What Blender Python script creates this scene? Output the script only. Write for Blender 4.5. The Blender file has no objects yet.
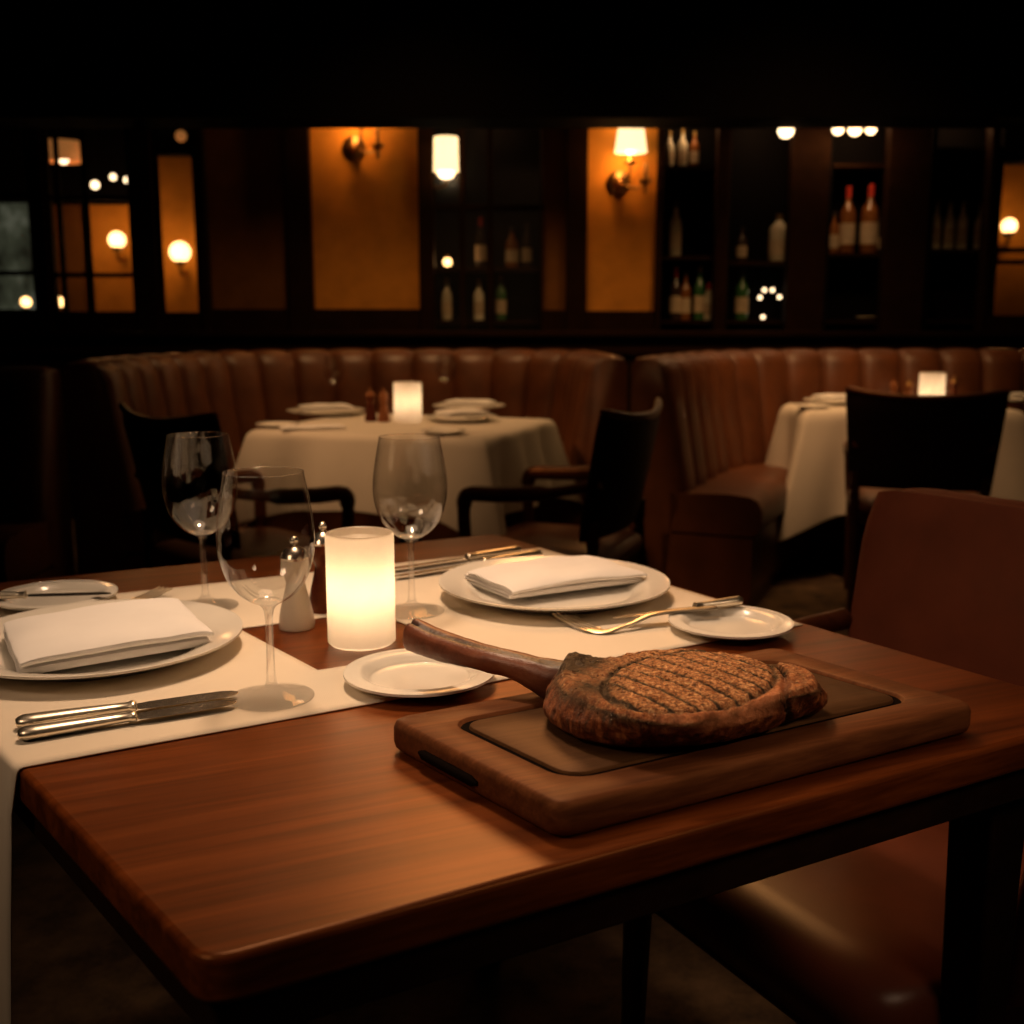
import bpy, bmesh, math, random
from mathutils import Vector, Matrix, noise
R = random.Random(7)
sc = bpy.context.scene
COL = sc.collection
PI = math.pi

# ------------------------------------------------------------------ camera
F = 1100.0                       # focal length in pixels of the 1024 frame
TH = math.atan(189 / F)          # pitch down
H = 1.11
cam_d = bpy.data.cameras.new('camera')
cam = bpy.data.objects.new('camera', cam_d)
COL.objects.link(cam)
cam.location = (0, 0, H)
cam.rotation_euler = (PI / 2 - TH, 0, 0)
cam_d.sensor_width = 36
cam_d.lens = F / 1024 * 36
cam_d.clip_start = .05
cam_d.dof.use_dof = True
cam_d.dof.focus_distance = 1.0
cam_d.dof.aperture_fstop = 6.2
sc.camera = cam

def ray(x, y):
    u = (x - 512) / F; v = -(y - 512) / F
    return Vector((u, math.cos(TH) + v * math.sin(TH), -math.sin(TH) + v * math.cos(TH)))
def P(x, y, Z=.75):              # pixel -> point on a horizontal plane
    d = ray(x, y); t = (Z - H) / d.z
    return Vector((d.x * t, d.y * t, Z))
def W(x, y, Y):                  # pixel -> point on a vertical plane at depth Y
    d = ray(x, y); t = Y / d.y
    return Vector((d.x * t, Y, H + d.z * t))
def isect(a, b, c, d):
    a, b, c, d = [Vector((p.x, p.y)) for p in (a, b, c, d)]
    r, s = b - a, d - c
    k = r.x * s.y - r.y * s.x
    t = ((c - a).x * s.y - (c - a).y * s.x) / k
    return Vector((a.x + r.x * t, a.y + r.y * t, 0))

# ------------------------------------------------------------------ materials
def L(c):
    return tuple(((v / 255) / 12.92 if v / 255 <= .04045 else ((v / 255 + .055) / 1.055) ** 2.4) for v in c) + (1,)
class NT:
    def __init__(s, name):
        s.m = bpy.data.materials.new(name); s.m.use_nodes = True
        s.n = s.m.node_tree.nodes; s.l = s.m.node_tree.links
        s.b = s.n['Principled BSDF']; s.out = s.n['Material Output']
    def node(s, t, **k):
        o = s.n.new(t)
        for a, v in k.items():
            if a in o.inputs: o.inputs[a].default_value = v
            else: setattr(o, a, v)
        return o
    def link(s, a, b): s.l.new(a, b)
    def coords(s, rot=(0, 0, 0), scale=(1, 1, 1), kind='Object'):
        t = s.node('ShaderNodeTexCoord'); m = s.node('ShaderNodeMapping')
        m.inputs['Rotation'].default_value = rot; m.inputs['Scale'].default_value = scale
        s.link(t.outputs[kind], m.inputs[0]); return m.outputs[0]
    def noise(s, vec, scale, detail=4, rough=.55, dist=0):
        n = s.node('ShaderNodeTexNoise', Scale=scale, Detail=detail, Roughness=rough, Distortion=dist)
        s.link(vec, n.inputs['Vector']); return n.outputs[0]
    def ramp(s, fac, stops):
        r = s.node('ShaderNodeValToRGB'); e = r.color_ramp.elements
        while len(e) < len(stops): e.new(.5)
        for k, (p, c) in zip(e, stops): k.position = p; k.color = c if len(c) == 4 else tuple(c) + (1,)
        s.link(fac, r.inputs[0]); return r.outputs[0]
    def bump(s, h, strength=.2, dist=.002, nrm=None):
        b = s.node('ShaderNodeBump', Strength=strength, Distance=dist); s.link(h, b.inputs['Height'])
        if nrm: s.link(nrm, b.inputs['Normal'])
        return b.outputs[0]
def simple(name, col, rough=.5, metal=0., var=.12, scale=30, bump=0., bdist=.001, spec=.5, emis=None, estr=0, sub=0):
    t = NT(name); v = t.coords()
    n = t.noise(v, scale)
    c1 = tuple(min(1, x * (1 - var)) for x in col[:3]); c2 = tuple(min(1, x * (1 + var)) for x in col[:3])
    t.link(t.ramp(n, [(.3, c1), (.7, c2)]), t.b.inputs['Base Color'])
    t.b.inputs['Roughness'].default_value = rough; t.b.inputs['Metallic'].default_value = metal
    t.b.inputs['Specular IOR Level'].default_value = spec
    if bump: t.link(t.bump(n, bump, bdist), t.b.inputs['Normal'])
    if emis:
        t.b.inputs['Emission Color'].default_value = tuple(emis[:3]) + (1,); t.b.inputs['Emission Strength'].default_value = estr
    if sub:
        t.b.inputs['Subsurface Weight'].default_value = sub; t.b.inputs['Subsurface Radius'].default_value = (.01, .006, .003)
    return t.m
def wood(name, c0, c1, c2, ang=0, rough=.35, sx=2.2, sy=38, spec=.5, bump=.08, coat=0):
    t = NT(name)
    v0 = t.coords((0, 0, -ang))
    vs_ = []
    for k1, k2 in ((1, 1), (3, 5)):
        m = t.node('ShaderNodeMapping'); m.inputs['Scale'].default_value = (sx * k1, sy * k2, sy * k2)
        t.link(v0, m.inputs[0]); vs_.append(m.outputs[0])
    n1 = t.noise(vs_[0], 1.0, 6, .62, .5)
    n2 = t.noise(vs_[1], 1.0, 4, .6)
    mx = t.node('ShaderNodeMix', data_type='FLOAT'); mx.inputs[0].default_value = .35
    t.link(n1, mx.inputs[2]); t.link(n2, mx.inputs[3])
    t.link(t.ramp(mx.outputs[0], [(.32, c0), (.5, c1), (.68, c2)]), t.b.inputs['Base Color'])
    t.b.inputs['Roughness'].default_value = rough
    t.b.inputs['Specular IOR Level'].default_value = spec
    t.b.inputs['Specular Tint'].default_value = (1, .45, .17, 1)
    t.b.inputs['Coat Weight'].default_value = coat; t.b.inputs['Coat Roughness'].default_value = .25
    t.link(t.bump(mx.outputs[0], bump, .001), t.b.inputs['Normal'])
    return t.m
def leather(name, col, rough=.42, spec=.45):
    t = NT(name); v = t.coords()
    n = t.noise(v, 7, 5); 
    t.link(t.ramp(n, [(.3, tuple(x * .7 for x in col)), (.7, tuple(x * 1.25 for x in col))]), t.b.inputs['Base Color'])
    vo = t.node('ShaderNodeTexVoronoi', Scale=420.0); t.link(v, vo.inputs['Vector'])
    t.link(t.bump(vo.outputs[0], .12, .0006), t.b.inputs['Normal'])
    t.b.inputs['Roughness'].default_value = rough; t.b.inputs['Specular IOR Level'].default_value = spec
    return t.m
def linen(name, col, scale=900, rough=.85):
    t = NT(name); v = t.coords()
    a = t.node('ShaderNodeTexWave', Scale=scale / 6, Distortion=.6, wave_type='BANDS', bands_direction='X'); t.link(v, a.inputs['Vector'])
    b = t.node('ShaderNodeTexWave', Scale=scale / 6, Distortion=.6, wave_type='BANDS', bands_direction='Y'); t.link(v, b.inputs['Vector'])
    m = t.node('ShaderNodeMath', operation='ADD'); t.link(a.outputs['Fac'], m.inputs[0]); t.link(b.outputs['Fac'], m.inputs[1])
    n = t.noise(v, 12, 3)
    t.link(t.ramp(n, [(.3, tuple(x * .95 for x in col)), (.7, col)]), t.b.inputs['Base Color'])
    t.link(t.bump(m.outputs[0], .06, .0005), t.b.inputs['Normal'])
    t.b.inputs['Roughness'].default_value = rough; t.b.inputs['Specular IOR Level'].default_value = .15
    return t.m
def glass(name, tint=(1, 1, 1), rough=0.0, clear=.3, ior=1.45):
    t = NT(name); t.n.remove(t.b)
    v = t.coords(); n = t.noise(v, 3)
    col = t.ramp(n, [(0, tint), (1, tuple(x * .97 for x in tint))])
    g = t.node('ShaderNodeBsdfGlass', Roughness=rough, IOR=ior); t.link(col, g.inputs['Color'])
    tr = t.node('ShaderNodeBsdfTransparent'); t.link(col, tr.inputs['Color'])
    m = t.node('ShaderNodeMixShader'); m.inputs[0].default_value = clear
    t.link(g.outputs[0], m.inputs[1]); t.link(tr.outputs[0], m.inputs[2]); t.link(m.outputs[0], t.out.inputs[0])
    return t.m
def thin_glass(name):
    t = NT(name); t.n.remove(t.b)
    v = t.coords(); n = t.noise(v, 3)
    tr = t.node('ShaderNodeBsdfTransparent'); t.link(t.ramp(n, [(0, (.95, .95, .94)), (1, (.97, .97, .96))]), tr.inputs['Color'])
    gl = t.node('ShaderNodeBsdfGlossy', Roughness=.02)
    lw = t.node('ShaderNodeLayerWeight', Blend=.5)
    pw = t.node('ShaderNodeMath', operation='POWER'); t.link(lw.outputs['Facing'], pw.inputs[0]); pw.inputs[1].default_value = 2.6
    ma = t.node('ShaderNodeMath', operation='MULTIPLY_ADD'); t.link(pw.outputs[0], ma.inputs[0]); ma.inputs[1].default_value = .7; ma.inputs[2].default_value = .11
    m = t.node('ShaderNodeMixShader'); t.link(ma.outputs[0], m.inputs[0])
    t.link(tr.outputs[0], m.inputs[1]); t.link(gl.outputs[0], m.inputs[2]); t.link(m.outputs[0], t.out.inputs[0])
    return t.m
def pane_glass(name):
    t = NT(name); t.n.remove(t.b)
    v = t.coords(); n = t.noise(v, 2)
    tr = t.node('ShaderNodeBsdfTransparent'); t.link(t.ramp(n, [(0, (.93, .93, .93)), (1, (.97, .97, .96))]), tr.inputs['Color'])
    gl = t.node('ShaderNodeBsdfGlossy', Roughness=.3)
    m = t.node('ShaderNodeMixShader'); m.inputs[0].default_value = .03
    t.link(tr.outputs[0], m.inputs[1]); t.link(gl.outputs[0], m.inputs[2]); t.link(m.outputs[0], t.out.inputs[0])
    return t.m
def glow(name, col, strength, var=.1):
    t = NT(name); v = t.coords(); n = t.noise(v, 8, 2)
    t.link(t.ramp(n, [(.2, tuple(x * (1 - var) for x in col)), (.8, col)]), t.b.inputs['Emission Color'])
    t.b.inputs['Emission Strength'].default_value = strength
    t.b.inputs['Base Color'].default_value = tuple(col) + (1,)
    return t.m
def frosted(name, col, trans=.75, emis=0, rough=.4):
    t = NT(name); t.n.remove(t.b)
    v = t.coords(); n = t.noise(v, 20, 3)
    c = t.ramp(n, [(.3, tuple(x * .96 for x in col)), (.7, col)])
    d = t.node('ShaderNodeBsdfDiffuse'); t.link(c, d.inputs['Color'])
    tl = t.node('ShaderNodeBsdfTranslucent'); t.link(c, tl.inputs['Color'])
    m = t.node('ShaderNodeMixShader'); m.inputs[0].default_value = trans
    t.link(d.outputs[0], m.inputs[1]); t.link(tl.outputs[0], m.inputs[2])
    g = t.node('ShaderNodeBsdfGlossy', Roughness=rough)
    m2 = t.node('ShaderNodeMixShader'); m2.inputs[0].default_value = .04
    t.link(m.outputs[0], m2.inputs[1]); t.link(g.outputs[0], m2.inputs[2])
    last = m2.outputs[0]
    if emis:
        e = t.node('ShaderNodeEmission', Strength=emis); e.inputs['Color'].default_value = (1, .55, .24, 1)
        a = t.node('ShaderNodeAddShader'); t.link(last, a.inputs[0]); t.link(e.outputs[0], a.inputs[1]); last = a.outputs[0]
    t.link(last, t.out.inputs[0])
    return t.m

FDIR = math.radians(24)
M = {}
M['table'] = wood('table_wood', (.034, .0065, .0016), (.107, .024, .0045), (.2, .049, .0095), FDIR, .34, 2.2, 38, .55, .06, 0)
M['darkwood'] = wood('dark_wood', (.006, .0025, .0015), (.012, .005, .003), (.02, .009, .005), 0, .5, 3, 20, .2)
M['wallwood'] = wood('wall_wood', (.008, .0035, .002), (.013, .0055, .003), (.019, .008, .0045), PI / 2, .7, 2, 14, .1)
M['chairwood'] = wood('chair_wood', (.018, .006, .003), (.035, .012, .005), (.06, .02, .009), 0, .38, 6, 40, .4)
M['armwood'] = wood('arm_wood', (.03, .009, .004), (.07, .02, .008), (.1, .032, .013), 0, .35, 6, 40, .4)
M['board'] = wood('board_wood', (.05, .016, .006), (.11, .037, .014), (.19, .068, .026), FDIR, .5, 5, 60, .3)
M['panel'] = wood('board_panel', (.035, .016, .007), (.055, .026, .011), (.085, .04, .018), FDIR, .5, 7, 70, .3)
M['groove'] = simple('board_groove', (.005, .003, .002), .9, spec=.03)
M['leather'] = leather('booth_leather', (.12, .038, .013))
M['chairleather'] = leather('chair_leather', (.16, .042, .02), .36)
M['seatleather'] = leather('seat_leather', (.15, .05, .022), .35)
M['backfabric'] = leather('chair_back_dark', (.016, .006, .004), .6, .2)
M['linen'] = linen('linen', (.78, .69, .56))
M['napkin'] = linen('napkin_linen', (.87, .85, .83), 1300)
M['tablecloth'] = linen('tablecloth_linen', (.7, .64, .55), 500)
M['china'] = simple('china', (.8, .76, .68), .12, 0, .02, 10, spec=.5)
M['silver'] = simple('silver', (.86, .78, .64), .3, 1, .05, 40)
M['steel'] = simple('steel', (.72, .66, .57), .24, 1, .05, 40)
M['glass'] = glass('wine_glass', clear=.74)
M['pane'] = pane_glass('pane_glass')
M['thin'] = thin_glass('wine_glass_bowl')
M['ceramic'] = simple('ceramic', (.78, .7, .58), .3, 0, .04, 12)
M['redwood'] = wood('mill_wood', (.04, .01, .006), (.075, .018, .01), (.12, .03, .016), 0, .25, 12, 12, .5)
M['millwood'] = wood('mill_wood_pale', (.12, .045, .02), (.2, .075, .033), (.3, .12, .05), 0, .3, 12, 12, .5)
M['wax'] = frosted('candle_glass', (.72, .655, .57), .8)
M['flame'] = glow('flame', (1, .72, .36), 60)
M['wick'] = simple('wick', (.02, .015, .01), .9)
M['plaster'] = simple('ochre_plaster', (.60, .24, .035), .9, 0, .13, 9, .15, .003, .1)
M['plaster_shaded'] = simple('shaded_plaster', (.2, .08, .022), .9, 0, .15, 9, .15, .003, .1)  # the ochre plaster again, with the weaker light put into its colour
M['brass'] = simple('aged_brass', (.32, .18, .07), .35, 1, .15, 30)
M['shade'] = glow('lamp_shade', (1, .70, .34), 2.0)
M['bulb'] = glow('lamp_globe', (1, .56, .2), 5.5)
M['bulbdim'] = glow('amber_shade', (1, .36, .09), .28)
M['spot'] = glow('small_bulb', (1, .72, .42), 4)
M['ceiling'] = simple('dark_ceiling', (.012, .008, .006), .9)
M['soffit'] = simple('added_soffit_black', (.0025, .0017, .0013), .95, spec=.02)
M['black'] = simple('black_wood', (.004, .0025, .002), .7, spec=.1)
t = NT('carpet'); v = t.coords()
t.link(t.ramp(t.noise(v, 9, 6, .7), [(.35, (.035, .018, .009)), (.5, (.09, .05, .022)), (.65, (.15, .085, .04))]), t.b.inputs['Base Color'])
t.link(t.bump(t.noise(v, 300, 2), .5, .004), t.b.inputs['Normal']); t.b.inputs['Roughness'].default_value = 1
M['carpet'] = t.m
t = NT('street_view'); v = t.coords(scale=(1, 1, .6))
t.link(t.ramp(t.noise(v, 7, 3), [(.35, (.02, .02, .012)), (.55, (.12, .13, .08)), (.7, (.36, .36, .26))]), t.b.inputs['Emission Color'])
t.b.inputs['Emission Strength'].default_value = .28; t.b.inputs['Base Color'].default_value = (.02, .02, .02, 1)
M['street'] = t.m
for nm, c in dict(green=(.05, .16, .05), amber=(.28, .1, .025), clear=(.95, .85, .65), dark=(.05, .03, .02), pale=(.7, .62, .45)).items():
    M['b_' + nm] = simple('bottle_' + nm, c, .15, 0, .1, 20, spec=.6)
M['label'] = simple('paper_label', (.65, .5, .33), .8, 0, .1, 30)
M['cap_red'] = simple('cap_red', (.6, .05, .03), .4)
M['cap_dark'] = simple('cap_dark', (.05, .035, .025), .4)
M['cap_gold'] = simple('cap_gold', (.5, .33, .12), .35, .8)

# steak / bone
t = NT('steak'); v = t.coords()
at_c = t.node('ShaderNodeAttribute', attribute_name='char'); at_f = t.node('ShaderNodeAttribute', attribute_name='fat')
n1 = t.noise(v, 300, 6, .75); n2 = t.noise(v, 60, 4, .65)
n4 = t.noise(t.coords(scale=(1, 1, .22)), 150, 5, .7)
top = t.ramp(n1, [(.37, (.022, .007, .004)), (.445, (.2, .06, .02)), (.52, (.52, .2, .07)), (.62, (.95, .6, .3))])
side = t.ramp(n4, [(.36, (.05, .011, .005)), (.47, (.2, .045, .016)), (.56, (.42, .12, .04)), (.68, (.75, .3, .11))])
mx = t.node('ShaderNodeMix', data_type='RGBA'); t.link(at_f.outputs['Fac'], mx.inputs[0]); t.link(top, mx.inputs[6]); t.link(side, mx.inputs[7])
mul = t.node('ShaderNodeMath', operation='MULTIPLY_ADD'); t.link(n2, mul.inputs[0]); mul.inputs[1].default_value = .5
t.link(at_c.outputs['Fac'], mul.inputs[2])
cr = t.ramp(mul.outputs[0], [(.35, (0, 0, 0)), (.85, (1, 1, 1))])
mx2 = t.node('ShaderNodeMix', data_type='RGBA'); t.link(cr, mx2.inputs[0]); t.link(mx.outputs[2], mx2.inputs[6]); mx2.inputs[7].default_value = (.012, .006, .004, 1)
at_r = t.node('ShaderNodeAttribute', attribute_name='rim')
rm = t.node('ShaderNodeMath', operation='MULTIPLY'); t.link(at_r.outputs['Fac'], rm.inputs[0])
t.link(t.ramp(n2, [(.35, (.3, .3, .3)), (.6, (1, 1, 1))]), rm.inputs[1])
mx3 = t.node('ShaderNodeMix', data_type='RGBA'); t.link(rm.outputs[0], mx3.inputs[0]); t.link(mx2.outputs[2], mx3.inputs[6]); mx3.inputs[7].default_value = (.72, .27, .12, 1)
t.link(mx3.outputs[2], t.b.inputs['Base Color'])
t.link(t.ramp(n2, [(.3, (.5, .5, .5)), (.7, (.18, .18, .18))]), t.b.inputs['Roughness'])
t.b.inputs['Specular Tint'].default_value = (1, .75, .5, 1)
b1 = t.bump(n1, 1.0, .0022); t.link(t.bump(n2, .5, .004, b1), t.b.inputs['Normal'])
M['steak'] = t.m
t = NT('rib_bone'); v = t.coords()
at_c = t.node('ShaderNodeAttribute', attribute_name='char')
n2 = t.noise(v, 45, 5, .7); n3 = t.noise(v, 220, 3)
base = t.ramp(n2, [(.3, (.09, .024, .01)), (.55, (.24, .07, .03)), (.75, (.42, .16, .075))])
ad = t.node('ShaderNodeMath', operation='MULTIPLY_ADD'); t.link(n2, ad.inputs[0]); ad.inputs[1].default_value = .7; t.link(at_c.outputs['Fac'], ad.inputs[2])
mx = t.node('ShaderNodeMix', data_type='RGBA'); t.link(t.ramp(ad.outputs[0], [(.5, (0, 0, 0)), (1, (1, 1, 1))]), mx.inputs[0])
t.link(base, mx.inputs[6]); mx.inputs[7].default_value = (.016, .007, .005, 1)
t.link(mx.outputs[2], t.b.inputs['Base Color']); t.b.inputs['Roughness'].default_value = .42
t.link(t.bump(n3, .3, .0015, t.bump(n2, .3, .003)), t.b.inputs['Normal'])
M['bone'] = t.m

# ------------------------------------------------------------------ mesh helpers
class MB:
    def __init__(s): s.v = []; s.f = []; s.mi = []
    def add(s, vs, fs, m=0):
        o = len(s.v); s.v += [Vector(p) for p in vs]; s.f += [tuple(i + o for i in f) for f in fs]; s.mi += [m] * len(fs); return s
    def box(s, c, sz, rz=0, m=0):
        x, y, z = sz[0] / 2, sz[1] / 2, sz[2] / 2; r = Matrix.Rotation(rz, 3, 'Z'); c = Vector(c)
        vs = [c + r @ Vector((a * x, b * y, d * z)) for d in (-1, 1) for a, b in ((-1, -1), (1, -1), (1, 1), (-1, 1))]
        return s.add(vs, [(3, 2, 1, 0), (4, 5, 6, 7), (0, 1, 5, 4), (1, 2, 6, 5), (2, 3, 7, 6), (3, 0, 4, 7)], m)
    def bb(s, a, b, m=0):
        return s.box([(a[i] + b[i]) / 2 for i in range(3)], [abs(a[i] - b[i]) for i in range(3)], 0, m)
    def prism(s, pts, z0, z1):
        n = len(pts)
        vs = [Vector((p[0], p[1], z0)) for p in pts] + [Vector((p[0], p[1], z1)) for p in pts]
        fs = [tuple(range(n - 1, -1, -1)), tuple(range(n, 2 * n))] + [(i, (i + 1) % n, n + (i + 1) % n, n + i) for i in range(n)]
        return s.add(vs, fs)
    def rings(s, rs, closed=True, caps=(True, True), m=0):
        n = len(rs[0]); vs = [p for r in rs for p in r]; fs = []
        for i in range(len(rs) - 1):
            for j in range(n if closed else n - 1):
                k = (j + 1) % n
                fs.append((i * n + j, i * n + k, (i + 1) * n + k, (i + 1) * n + j))
        if caps[0]: fs.append(tuple(range(n - 1, -1, -1)))
        if caps[1]: fs.append(tuple((len(rs) - 1) * n + j for j in range(n)))
        return s.add(vs, fs, m)
    def lathe(s, prof, seg=40, c=(0, 0, 0), caps=(False, False)):
        c = Vector(c)
        rs = [[c + Vector((max(r, 1e-5) * math.cos(2 * PI * j / seg), max(r, 1e-5) * math.sin(2 * PI * j / seg), z)) for j in range(seg)] for r, z in prof]
        return s.rings(rs, True, caps)
    def tube(s, pts, rad, seg=12, flat=1.0, up=(0, 0, 1)):
        pts = [Vector(p) for p in pts]; rs = []
        rad = rad if isinstance(rad, (list, tuple)) else [rad] * len(pts)
        for i, p in enumerate(pts):
            d = (pts[min(i + 1, len(pts) - 1)] - pts[max(i - 1, 0)]).normalized()
            a = d.cross(Vector(up))
            if a.length < 1e-4: a = d.cross(Vector((1, 0, 0)))
            a.normalize(); b = a.cross(d).normalized()
            rs.append([p + a * rad[i] * math.cos(2 * PI * j / seg) + b * rad[i] * flat * math.sin(2 * PI * j / seg) for j in range(seg)])
        return s.rings(rs)
def spline(pts, n, closed=False):
    pts = [Vector(p) for p in pts]; out = []
    m = len(pts); segs = m if closed else m - 1
    for i in range(n):
        t = i / (n if closed else n - 1) * segs; k = min(int(t), segs - 1); u = t - k
        g = (lambda j: pts[j % m]) if closed else (lambda j: pts[max(0, min(m - 1, j))])
        a, b, c, d = g(k - 1), g(k), g(k + 1), g(k + 2)
        out.append(.5 * ((2 * b) + (c - a) * u + (2 * a - 5 * b + 4 * c - d) * u * u + (3 * b - a - 3 * c + d) * u ** 3))
    return out
def root_loc(o):
    while o.parent: o = o.parent
    return o.location.copy()
def build(name, mb, mats, parent=None, world=True, bevel=0, sub=0, solid=0, ang=38, origin=None, seg=2):
    """one mesh object; world=True: vertices are in world space"""
    off = Vector((0, 0, 0))
    if world:
        if parent is not None: off = root_loc(parent)
        elif origin is not None: off = Vector(origin)
        elif mb.v:
            xs = [p.x for p in mb.v]; ys = [p.y for p in mb.v]
            off = Vector(((min(xs) + max(xs)) / 2, (min(ys) + max(ys)) / 2, min(p.z for p in mb.v)))
    me = bpy.data.meshes.new(name)
    me.from_pydata([p - off for p in mb.v], [], mb.f)
    for m in (mats if isinstance(mats, (list, tuple)) else [mats]): me.materials.append(m)
    me.polygons.foreach_set('material_index', mb.mi)
    bm = bmesh.new(); bm.from_mesh(me)
    bmesh.ops.recalc_face_normals(bm, faces=bm.faces)
    for f in bm.faces: f.smooth = True
    if not sub:
        for e in bm.edges:
            if len(e.link_faces) == 2 and e.calc_face_angle(0) > math.radians(ang): e.smooth = False
    bm.to_mesh(me); bm.free()
    o = bpy.data.objects.new(name, me); COL.objects.link(o)
    if parent is not None: o.parent = parent
    elif world: o.location = off
    if bevel:
        b = o.modifiers.new('b', 'BEVEL'); b.width = bevel; b.segments = seg; b.limit_method = 'ANGLE'; b.harden_normals = False
    if solid:
        b = o.modifiers.new('s', 'SOLIDIFY'); b.thickness = solid; b.offset = 0
    if sub:
        b = o.modifiers.new('u', 'SUBSURF'); b.levels = sub; b.render_levels = sub
    return o
def tag(o, label, cat, group=None, kind=None):
    o['label'] = label; o['category'] = cat
    if group: o['group'] = group
    if kind: o['kind'] = kind
    return o
def thing(name, label, cat, loc=(0, 0, 0), rz=0, group=None):
    o = bpy.data.objects.new(name, None); COL.objects.link(o); o.empty_display_size = .05
    o.location = loc; o.rotation_euler = (0, 0, rz)
    return tag(o, label, cat, group)
def struct(name, mb, mat, **k):
    o = build(name, mb, mat, **k); o['kind'] = 'structure'; return o
def dup(r, label, loc, rz=None, group=None, scale=None):
    c = r.copy(); COL.objects.link(c); c.location = loc
    if rz is not None: c.rotation_euler = (0, 0, rz)
    if scale: c.scale = (scale,) * 3
    c['label'] = label
    if group: c['group'] = group
    for ch in list(r.children):
        d = ch.copy(); COL.objects.link(d); d.parent = c
        for g in list(ch.children):
            e = g.copy(); COL.objects.link(e); e.parent = d
    return c
def lamp(name, kind, loc, power, col=(1, .62, .34), size=.05, aim=None, angle=90, blend=1., spread=None):
    d = bpy.data.lights.new(name, kind); o = bpy.data.objects.new(name, d); COL.objects.link(o)
    o.location = loc; d.energy = power; d.color = col
    if kind == 'AREA':
        d.shape = 'DISK'; d.size = size
        if spread: d.spread = math.radians(spread)
    else: d.shadow_soft_size = size
    if kind == 'SPOT': d.spot_size = math.radians(angle); d.spot_blend = blend
    if aim is not None: o.rotation_euler = (Vector(aim) - Vector(loc)).to_track_quat('-Z', 'Y').to_euler()
    return o

# ------------------------------------------------------------------ front dining table
Lp, Fp, Rp, Bp = [(P(*a), P(*b)) for a, b in (((20, 770), (135, 893)), ((460, 893), (1024, 738)), ((560, 552), (820, 627)), ((0, 582), (480, 535)))]
cFL = isect(*Lp, *Fp); cFR = isect(*Fp, *Rp); cBR = isect(*Rp, *Bp); cBL = isect(*Lp, *Bp)
ctr = (cFL + cFR + cBR + cBL) / 4
ftd = (cFR - cFL).normalized()
FDIR = math.atan2(ftd.y, ftd.x)
def inset(d):
    return [p + (ctr - p).normalized() * d * 1.35 for p in (cFL, cFR, cBR, cBL)]
T = thing('dining_table', 'large dark wood dining table in front holding the steak board', 'table', (ctr.x, ctr.y, 0))
def rounded(poly, r, n=5):
    out = []; m = len(poly)
    for i in range(m):
        a, b, c = Vector(poly[i - 1][:2]), Vector(poly[i][:2]), Vector(poly[(i + 1) % m][:2])
        p, q = b + (a - b).normalized() * r, b + (c - b).normalized() * r
        for k in range(n + 1):
            t = k / n; out.append((1 - t) ** 2 * p + 2 * t * (1 - t) * b + t * t * q)
    return out
build('tabletop', MB().prism(rounded([cFL, cFR, cBR, cBL], .022), .718, .75), M['table'], T, bevel=.005, seg=3)
ap = inset(.012)
for i in range(4):
    a, b = ap[i], ap[(i + 1) % 4]; d = (b - a); n = Vector((-d.y, d.x, 0)).normalized()
    q = [a, b, b + n * .02, a + n * .02]
    build('apron', MB().prism(q, .683, .7185), M['darkwood'], T, bevel=.002)
legp = inset(.075)
legp[1] = W(984, 860, 1.0)
for p in legp:
    mb = MB(); c = Vector((p.x, p.y, 0))
    rr = []
    for z, h in ((0, .019), (.35, .022), (.684, .026)):
        rr.append([c + Matrix.Rotation(FDIR, 3, 'Z') @ Vector((a * h, b * h, z)) for a, b in ((-1, -1), (1, -1), (1, 1), (-1, 1))])
    mb.rings(rr); build('leg', mb, M['darkwood'], T, bevel=.004)

# runner crossing the table
rFL = P(24, 769); rFR = P(803, 626)
rBR = P(540, 549); bl = P(163, 594); bl2 = P(237, 587)
rBL = isect(bl, bl2, *Lp)
rBL = Vector((rBL.x, rBL.y, 0)); rFL.z = rFR.z = rBR.z = 0
def bil(s, t, z=0):
    p = (rFL * (1 - s) + rFR * s) * (1 - t) + (rBL * (1 - s) + rBR * s) * t
    return Vector((p.x, p.y, z))
def unbil(p):
    s = t = .5
    for _ in range(30):
        q = bil(s, t); e = Vector((p.x, p.y, 0)) - q
        ds = (bil(s + 1e-3, t) - q) / 1e-3; dt = (bil(s, t + 1e-3) - q) / 1e-3
        k = ds.x * dt.y - ds.y * dt.x
        s += (e.x * dt.y - e.y * dt.x) / k; t += (ds.x * e.y - ds.y * e.x) / k
    return s, t
hs0, ht0 = unbil(P(318, 672)); _, ht1 = unbil(P(247, 629)); hs1, _ = unbil(P(397, 622))
S = sorted(set([i / 60 for i in range(61)] + [hs0, hs1])); Tt = sorted(set([i / 40 for i in range(41)] + [ht0, ht1]))
mb = MB(); idx = {}
ldir = (bil(0, .5) - bil(1, .5)).normalized()
rows = [(None, -k) for k in range(14, 0, -1)] + [(s, 0) for s in S]
for i, (s, k) in enumerate(rows):
    for j, tt in enumerate(Tt):
        if s is None:
            e = bil(0, tt)
            a = min(k * -1, 3) / 3 * PI / 2; r = .006
            if -k <= 3: p = e + ldir * (r * math.sin(a)) + Vector((0, 0, .7515 - r * (1 - math.cos(a))))
            else:
                dz = (-k - 3) * .036
                p = e + (bil(0, 1) - bil(0, 0)).normalized() * dz * .2 + ldir * (r + .004 + .006 * math.sin(tt * 14 + dz * 3) * min(1, dz * 8)) + Vector((0, 0, .7515 - r - dz))
            mb.v.append(p)
        else:
            q = bil(s, tt, .7515 + .0006 * noise.noise(Vector((s * 6, tt * 6, 3)))); mb.v.append(q)
n = len(Tt)
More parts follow.
